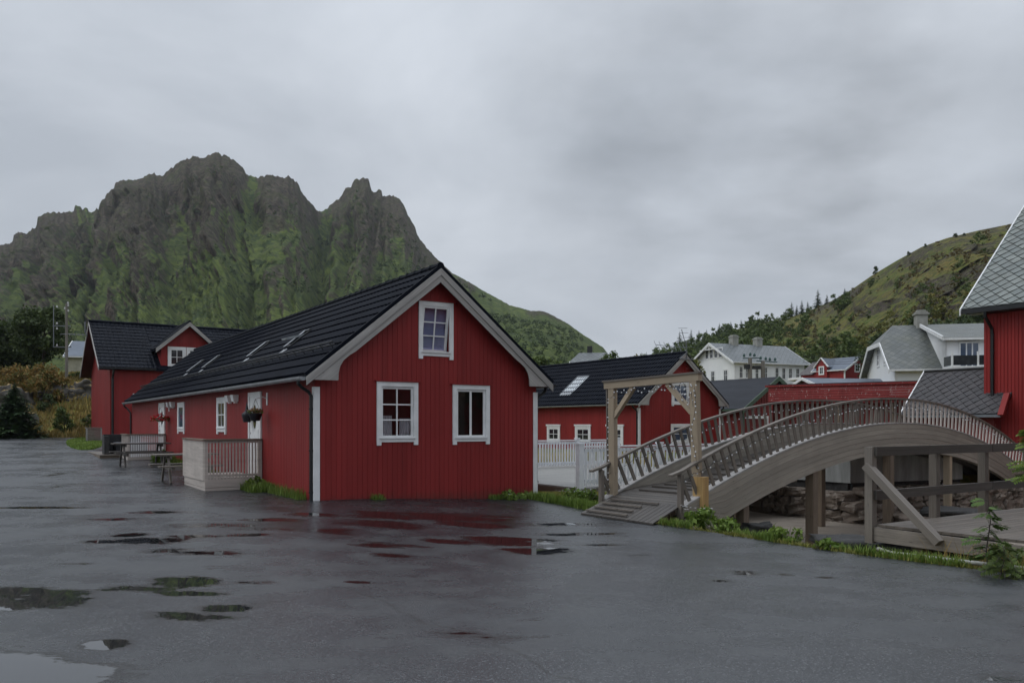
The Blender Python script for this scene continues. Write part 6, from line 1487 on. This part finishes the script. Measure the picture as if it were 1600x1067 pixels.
# herbs and weeds by the bridge foot
def weed(label, loc, w_, h, n, seed, kind='grass', size=.05, flowers=0, name='weed_clump'):
    c = thing(name, label, 'weeds', tuple(loc), seed); v, f = leaf_cloud(n, lobes(w_, h, 0, 10, seed), size, seed, edge=1.2); np_mesh('leaves', v, f, LM[kind], c)
    r = random.Random(seed); mb = MB()
    for i in range(14): x, y = r.uniform(-w_, w_) * .7, r.uniform(-w_, w_) * .7; mb.tube([(x * .5, y * .5, -.02), (x, y, h * r.uniform(.5, 1))], .004, 4)
    mb.build('stem', M['pole'], c)
    if flowers:
        mb = MB()
        for i in range(flowers):
            x, y, z = r.uniform(-w_, w_), r.uniform(-w_, w_), h * r.uniform(.75, 1.15)
            for k in range(6): a = k * 1.047; mb.face([(x, y, z), (x + .022 * math.cos(a), y + .022 * math.sin(a), z + .006), (x + .022 * math.cos(a + .8), y + .022 * math.sin(a + .8), z + .006)])
        mb.build('petals', M['bulb'], c, weld=False)
    return c
weed('lush weeds with white flowers under the new post sleeve', at(1098, 822, 14.75), .42, .34, 900, 1, flowers=16)
weed('green weeds right of the white-flowered clump', at(1130, 832, 14.0), .34, .22, 520, 2, size=.04)
weed('light green bush of weeds between the two bridge legs', at(1230, 850, 12.6), .36, .26, 620, 3, size=.035)
weed('spiky weed clump beside the taller bridge leg', at(1292, 862, 11.7), .22, .14, 300, 4, size=.05)
weed('daisies in the grass below the terrace edge', at(908, 782, 19.1), .5, .26, 700, 5, flowers=40, size=.04)
weed('grassy weeds at the cabin gable corner', at(800, 778, 19.3), .45, .12, 350, 6, size=.04, flowers=4)
weed('tall tuft of green weeds beside the nearer deck', tuple(cab(3.35, -.28, .0)), .26, .32, 600, 7, size=.05)
weed('weeds behind the dark picnic table', tuple(cab(14.6, -.4, .24)), .6, .35, 700, 8, size=.06)
weed('bushy weeds in the corner under the pier', at(1585, 895, 10.3), .5, .35, 900, 9, kind='mid', size=.05)
# rowan sapling
def rowan(label, loc, h, n, seed, spread=.45, name='rowan_sapling', m=None):
    r = random.Random(seed); c = thing(name, label, 'sapling', tuple(loc)); mb = MB(); lf = MB()
    st = [Vector((0, 0, 0)), Vector((-.03, 0, h * .35)), Vector((.02, 0, h * .7)), Vector((-.01, 0, h))]; mb.tube(st, [.011, .009, .006, .003], 5)
    for i in range(n):
        z = h * r.uniform(.12, .96); a = r.uniform(0, 6.283); L_ = spread * r.uniform(.5, 1) * (1.15 - z / h * .6); p = Vector((0, 0, z)); d = Vector((math.cos(a), math.sin(a), .55)).normalized()
        pts = [p + d * L_ * t + Z * (-.62 * L_ * t * t) for t in (0, .3, .6, 1)]; mb.tube(pts, [.005, .004, .003, .001], 4)
        roll = r.uniform(-1.1, 1.1)
        for k in range(3, 10):
            t = k / 9; q = pts[0].lerp(pts[-1], t) + Z * (.07 * L_ * math.sin(t * 3.14)); dd = (pts[-1] - pts[0]).normalized(); s = Matrix.Rotation(roll, 3, dd) @ dd.cross(Z).normalized()
            for sg in (-1, 1):
                ax = (s * sg + dd * .35 - Z * r.uniform(.05, .35)).normalized(); wv_ = dd * .020; Lf = .085 * (1 - abs(t - .6) * .6); lf.face([q, q + ax * Lf * .45 + wv_, q + ax * Lf, q + ax * Lf * .45 - wv_])
    mb.build('stem', M['trunk'], c); lf.build('leaves', m or LM['mid'], c, weld=False, recalc=False); return c
rowan('rowan sapling with feathery leaves in front of the pier', at(1545, 905, 9.75), 1.0, 30, 3, .36, m=LM['rowan'])
rowan('leafy sapling leaning in at the picture edge by the pipe', at(1568, 912, 9.3), .45, 26, 5, .34)
rowan('bright green shrub poking above the pier railing', at(1612, 760, 12.9), .95, 60, 6, .42, 'leafy_shrub', LM['grass'])
tufts('grass', 'long reedy grass under the pier edge', strip(8.2, 10.6, .2, 1.0, 500, None, 12), LM['drygrass'], .15, .42, .005, .7, 13)

# ------------------------------------------------------------------ woods on the hill
def wood_stuff(name, label, spots, kind, n, size, seed):
    Vs, Fs, b = [], [], 0
    r = random.Random(seed); protos = [leaf_cloud(n, lobes(.5, .9, .05, 9, seed + i), size, seed + i) for i in range(4)]
    for (p, w_, h) in spots:
        v, f = r.choice(protos); a = r.uniform(0, 6.28); ca, sa = math.cos(a), math.sin(a); q = v.copy(); x = (v[:, 0] * ca - v[:, 1] * sa) * w_ * 2; y = (v[:, 0] * sa + v[:, 1] * ca) * w_ * 2
        q = np.stack([x + p[0], y + p[1], v[:, 2] * h + p[2]], 1); Vs.append(q); Fs.append(f + b); b += len(q)
    return tag(np_mesh(name, np.concatenate(Vs), np.concatenate(Fs), LM[kind]), label, None, None, 'stuff')
def hill_spots(n, seed, px0, px1, s0, s1, w0, w1, dens):
    r = random.Random(seed); out_ = []
    while len(out_) < n:
        px, s = r.uniform(px0, px1), r.uniform(s0, s1)
        if r.random() > dens(px, s): continue
        w_ = r.uniform(w0, w1); p = hill_pt(px, s); out_.append((p - Z * w_ * .25, w_, w_ * r.uniform(1.5, 2.3)))
    return out_
wood_stuff('woodland', 'mixed green woodland at the foot of the hill', hill_spots(420, 1, 925, 1330, .0, .96, 1.3, 3.0, lambda px, s: 1 - .9 * sm(px, 1150, 1300) * sm(s, .15, .45)), 'mid', 330, .06, 10)
wood_stuff('woodland', 'yellowing green bushes and young trees on the lower hillside', hill_spots(230, 12, 1120, 1560, .0, .42, .6, 1.9, lambda px, s: .9), 'yellow', 220, .065, 22)
wood_stuff('woodland', 'dark evergreen woodland behind the large white house', hill_spots(120, 2, 940, 1200, .0, .97, 1.0, 2.4, lambda px, s: 1 - .5 * sm(px, 1130, 1260)), 'dark', 330, .055, 20)
wood_stuff('scrub', 'low green scrub scattered over the hillside', hill_spots(200, 3, 1240, 1640, .02, .9, .35, 1.3, lambda px, s: (1 - .82 * s) * (1 if noise.noise((px * .012, s * 4, 1)) > -.05 else .12)), 'mid', 130, .085, 30)
wood_stuff('scrub', 'brownish heather scrub on the hillside', hill_spots(420, 4, 1200, 1640, .05, .95, .3, .9, lambda px, s: .9 if noise.noise((px * .015, s * 5, 5)) > 0 else .15), 'heather', 110, .09, 40)
wood_stuff('undergrowth', 'dark bushes at the foot of the hill behind the white villa', hill_spots(120, 5, 1330, 1560, .0, .22, 1.2, 2.6, lambda px, s: 1), 'dark', 260, .07, 50)
# trees that stand out on the skyline
k = 0
for px, hh, kd in ((948, 3.8, 'l'), (962, 5.2, 'l'), (985, 3.6, 'l'), (1010, 4.8, 's'), (1025, 3.6, 's'), (1062, 7.6, 's'), (1080, 6.6, 's'), (1092, 5.2, 's'), (1104, 4.4, 's'), (1124, 5.2, 's'), (1142, 4.4, 's'), (1158, 3.8, 's'), (1172, 3.4, 's'), (1184, 3.0, 's'), (1228, 4.6, 's'), (1237, 6.2, 's'), (1245, 4.4, 's'), (1253, 5.6, 's'), (1262, 4.4, 's'), (1278, 7.2, 's'), (1292, 4.0, 's'), (1320, 2.9, 's'), (1367, 3.8, 'l'), (1420, 2.2, 'l'), (1446, 1.9, 'l'), (1493, 2.4, 'l'), (1507, 1.8, 'l')):
    p = hill_pt(px, .985); sc_ = hill_R(px) / 290
    where = {948: 'loose leafy tree nearest the mountain foot', 962: 'tallest leafy tree left of the roof aerials', 985: 'leafy tree at the low dip of the skyline', 1237: 'tallest of the clustered spruces above the white house', 1278: 'broad dark spruce halfway up the hill', 1320: 'lone small spruce on the bare slope', 1367: 'round bush-like tree on the rocky slope', 1420: 'small bush on the crest above the villa chimney', 1446: 'low bush just up the crest from the small one', 1493: 'bushy tree near the hilltop', 1507: 'tiny tree beside the hilltop bush', 1062: 'tallest pointed spruce left of the white house'}.get(px)
    g_ = 'trees along the hill skyline'
    lab = where or 'dark spruce in the row on the skyline behind the white house'
    if kd == 's': spruce(lab, p - Z * .5, hh * sc_, hh * sc_ * .27, 100 + k, 1700, g_)
    else: tree('broadleaf_tree', lab, p - Z * .5, hh * sc_ * .36, hh * sc_, 'dark' if px > 1300 or px == 985 else 'mid', 100 + k, 900, .16 * sc_, g_, z0=.12, nl=12)
    k += 1
for i, (px, Y, h, w_, kd, lab) in enumerate([(846, 96, 3.4, 2.2, 'mid', 'green tree left of the clipped-gable red house'), (911, 98, 2.9, 1.3, 'yellow', 'yellowish tree in front of the clipped-gable red house'), (955, 92, 4.8, 2.4, 'mid', 'green tree right of the clipped-gable red house'), (985, 88, 3.6, 2.6, 'yellow', 'pale green tree above the dark cabin ridge'), (1020, 92, 3.6, 2.6, 'mid', 'round tree near the aerials'), (1083, 80, 2.8, 1.5, 'yellow', 'small yellow-green bush beside the large white house'), (848, 80, 3.0, 2.2, 'mid', 'low bush above the long cabin roof edge'), (1338, 88, 2.3, .8, 'yellow', 'reddish bush in front of the red cottage'), (1300, 118, 5, 3, 'dark', 'dark bush behind the red cottage'), (1380, 96, 5.6, 3.4, 'dark', 'dark green tree behind the white villa')]):
    zb_ = {846: 5.4, 1338: 4.2, 1300: 6, 1380: 6.0}.get(px, 5.2); tree('broadleaf_tree', lab, ((px - CX) / F * Y, Y, zb_), w_, h, kd, 200 + i, 2600, .16, z0=.02, nl=18, cat='tree')
# bushes on the lower mountain
def mt_bushes():
    me = bpy.data.objects['mountain'].data; n = len(me.vertices); co_ = np.empty(n * 3, np.float32); me.vertices.foreach_get('co', co_); co_ = co_.reshape(-1, 3); rows = 253; cols_ = n // rows; G3 = co_.reshape(cols_, rows, 3); r = np.random.default_rng(77); spots = []
    while len(spots) < 4200:
        i, j = r.integers(60, cols_ - 60), int(r.random() ** 1.2 * 215) + 8
        p = G3[i, j]
        if noise.noise((p[0] * .02, p[2] * .05, 3)) + .35 * (1 - j / 215.) < .02: continue
        w_ = r.uniform(.45, 1.5) * (.5 + p[1] / 500); spots.append((Vector((float(p[0]), float(p[1]), float(p[2]) - .3 * w_)), w_, w_ * r.uniform(1.1, 1.9)))
    wood_stuff('scrub', 'dark green bushes in the gullies and lower slopes of the mountain', spots[:2800], 'far', 44, .13, 60)
    wood_stuff('scrub', 'light green bushes scattered on the mountain slopes', spots[2800:], 'farlight', 44, .13, 70)
mt_bushes()

# ------------------------------------------------------------------ poles and wires
def upole(label, loc, h, frame=True, name='power_pole'):
    c = thing(name, label, 'power pole', tuple(loc), R(10), None); mb = MB(); mb.tube([(0, 0, -.4), (0, 0, h)], [.13, .09], 8); mb.build('mast', M['pole'], c)
    mb = MB(); mb.bar((-1.0, 0, h * .42), (.3, 0, h * .42), .05, .06); mb.bar((-1.0, 0, h * .70), (.3, 0, h * .70), .05, .06); mb.bar((-.95, 0, h * .42), (-.95, 0, h * .97), .05, .05); mb.build('crossarm', M['galv'], c)
    for x, z in ((-.7, .44), (-.7, .66), (-.7, .73), (-.7, .95), (.12, .9), (.12, .97), (-.12, .93), (.1, 1.0)):
        mb = MB(); mb.lathe([(0, -.06), (.07, -.05), (.08, 0), (.05, .05), (.07, .09), (0, .12)], (x, 0, h * z), 8); mb.build('insulator', M['porcelain'], c)
upole('wooden power pole with white insulators beside the dark round tree', at(104, 592, 64.5), 6.0)
def hpole():
    p = at(1182, 605, 72); c = thing('transformer_pole', 'twin-leg pole with green insulators before the large white house', 'power pole', tuple(p), R(12)); h = 2.6
    for x in (-.62, .62):
        mb = MB(); mb.tube([(x, 0, -3), (x, 0, h - (.25 if x > 0 else 0))], [.24, .17], 8); mb.build('mast', M['pole'], c)
    for x in (-.85, .95): mb = MB(); mb.tube([(x, .4, -3), (x * .75, 0, h - .4)], .07, 6); mb.build('strut', M['pole'], c)
    mb = MB(); mb.bar((-1.3, 0, h - .05), (.3, 0, h - .0), .08, .08); mb.bar((.0, 0, h - .25), (2.0, 0, h - .35), .08, .08); mb.build('crossarm', M['insul'], c)
    for x, z in ((-1.2, .1), (-.6, .2), (-.2, .15), (.4, -.1), (.9, -.15), (1.3, -.2), (1.8, -.2)):
        mb = MB(); mb.lathe([(0, 0), (.12, .02), (.10, .12), (.13, .16), (.05, .3), (0, .3)], (x, 0, h + z - .05), 8); mb.build('insulator', M['insul'], c)
    mb = MB(); mb.box((-1.15, -.15, h - 1.0), (.5, .3, .4)); mb.box((-.35, -.15, h - 1.0), (.7, .3, .3)); mb.build('transformer', M['cable'], c)
hpole()
for i in range(4):
    a = at(1255, 556 + i * 3.0, 92); b = at(1420, 539 + i * 4.5, 70); mb = MB(); mb.tube([a.lerp(b, q / 12) - Z * (.55 * math.sin(q / 12 * math.pi)) for q in range(13)], .022, 4); tag(mb.build('power_line', M['cable'], None), 'thin power line sagging over the red cottage toward the villa', 'power line', 'parallel power lines')

tree('broadleaf_tree', 'unseen dark tree added beside the storehouse to darken the cabin window reflection', (23.5, 7.5, -.3), 3.2, 7.5, 'dark', 301, 2500, .2, z0=.1)  # out of view, added to cut the red reflection in the right gable window
# buildings on the near side of the yard, mirrored in the window panes
gable_house('storehouse', 'red storehouse on the camera side of the yard, mirrored in the cabin windows', 'building', (25, -7, 0), math.atan2(.87, .49), 18, 9, -.6, 6.2, 11.0, M['red'], M['felt'], M['whitetrim'], .4, .4, verge=.2)
hz_ = bpy.data.objects.new('haze', None); bpy.data.objects.remove(hz_)
mb = MB(); mb.box((-1500, -60, -4), (3300, 900, 262)); m, t, b = newmat('haze_air'); t.nodes.remove(b)
pv = t.nodes.new('ShaderNodeVolumePrincipled'); pv.inputs['Color'].default_value = (.82, .88, .96, 1); pv.inputs['Density'].default_value = .00012; t.links.new(pv.outputs[0], t.nodes['Material Output'].inputs['Volume'])
tag(mb.build('haze', m, None), 'damp grey air over the whole bay', None, None, 'stuff')
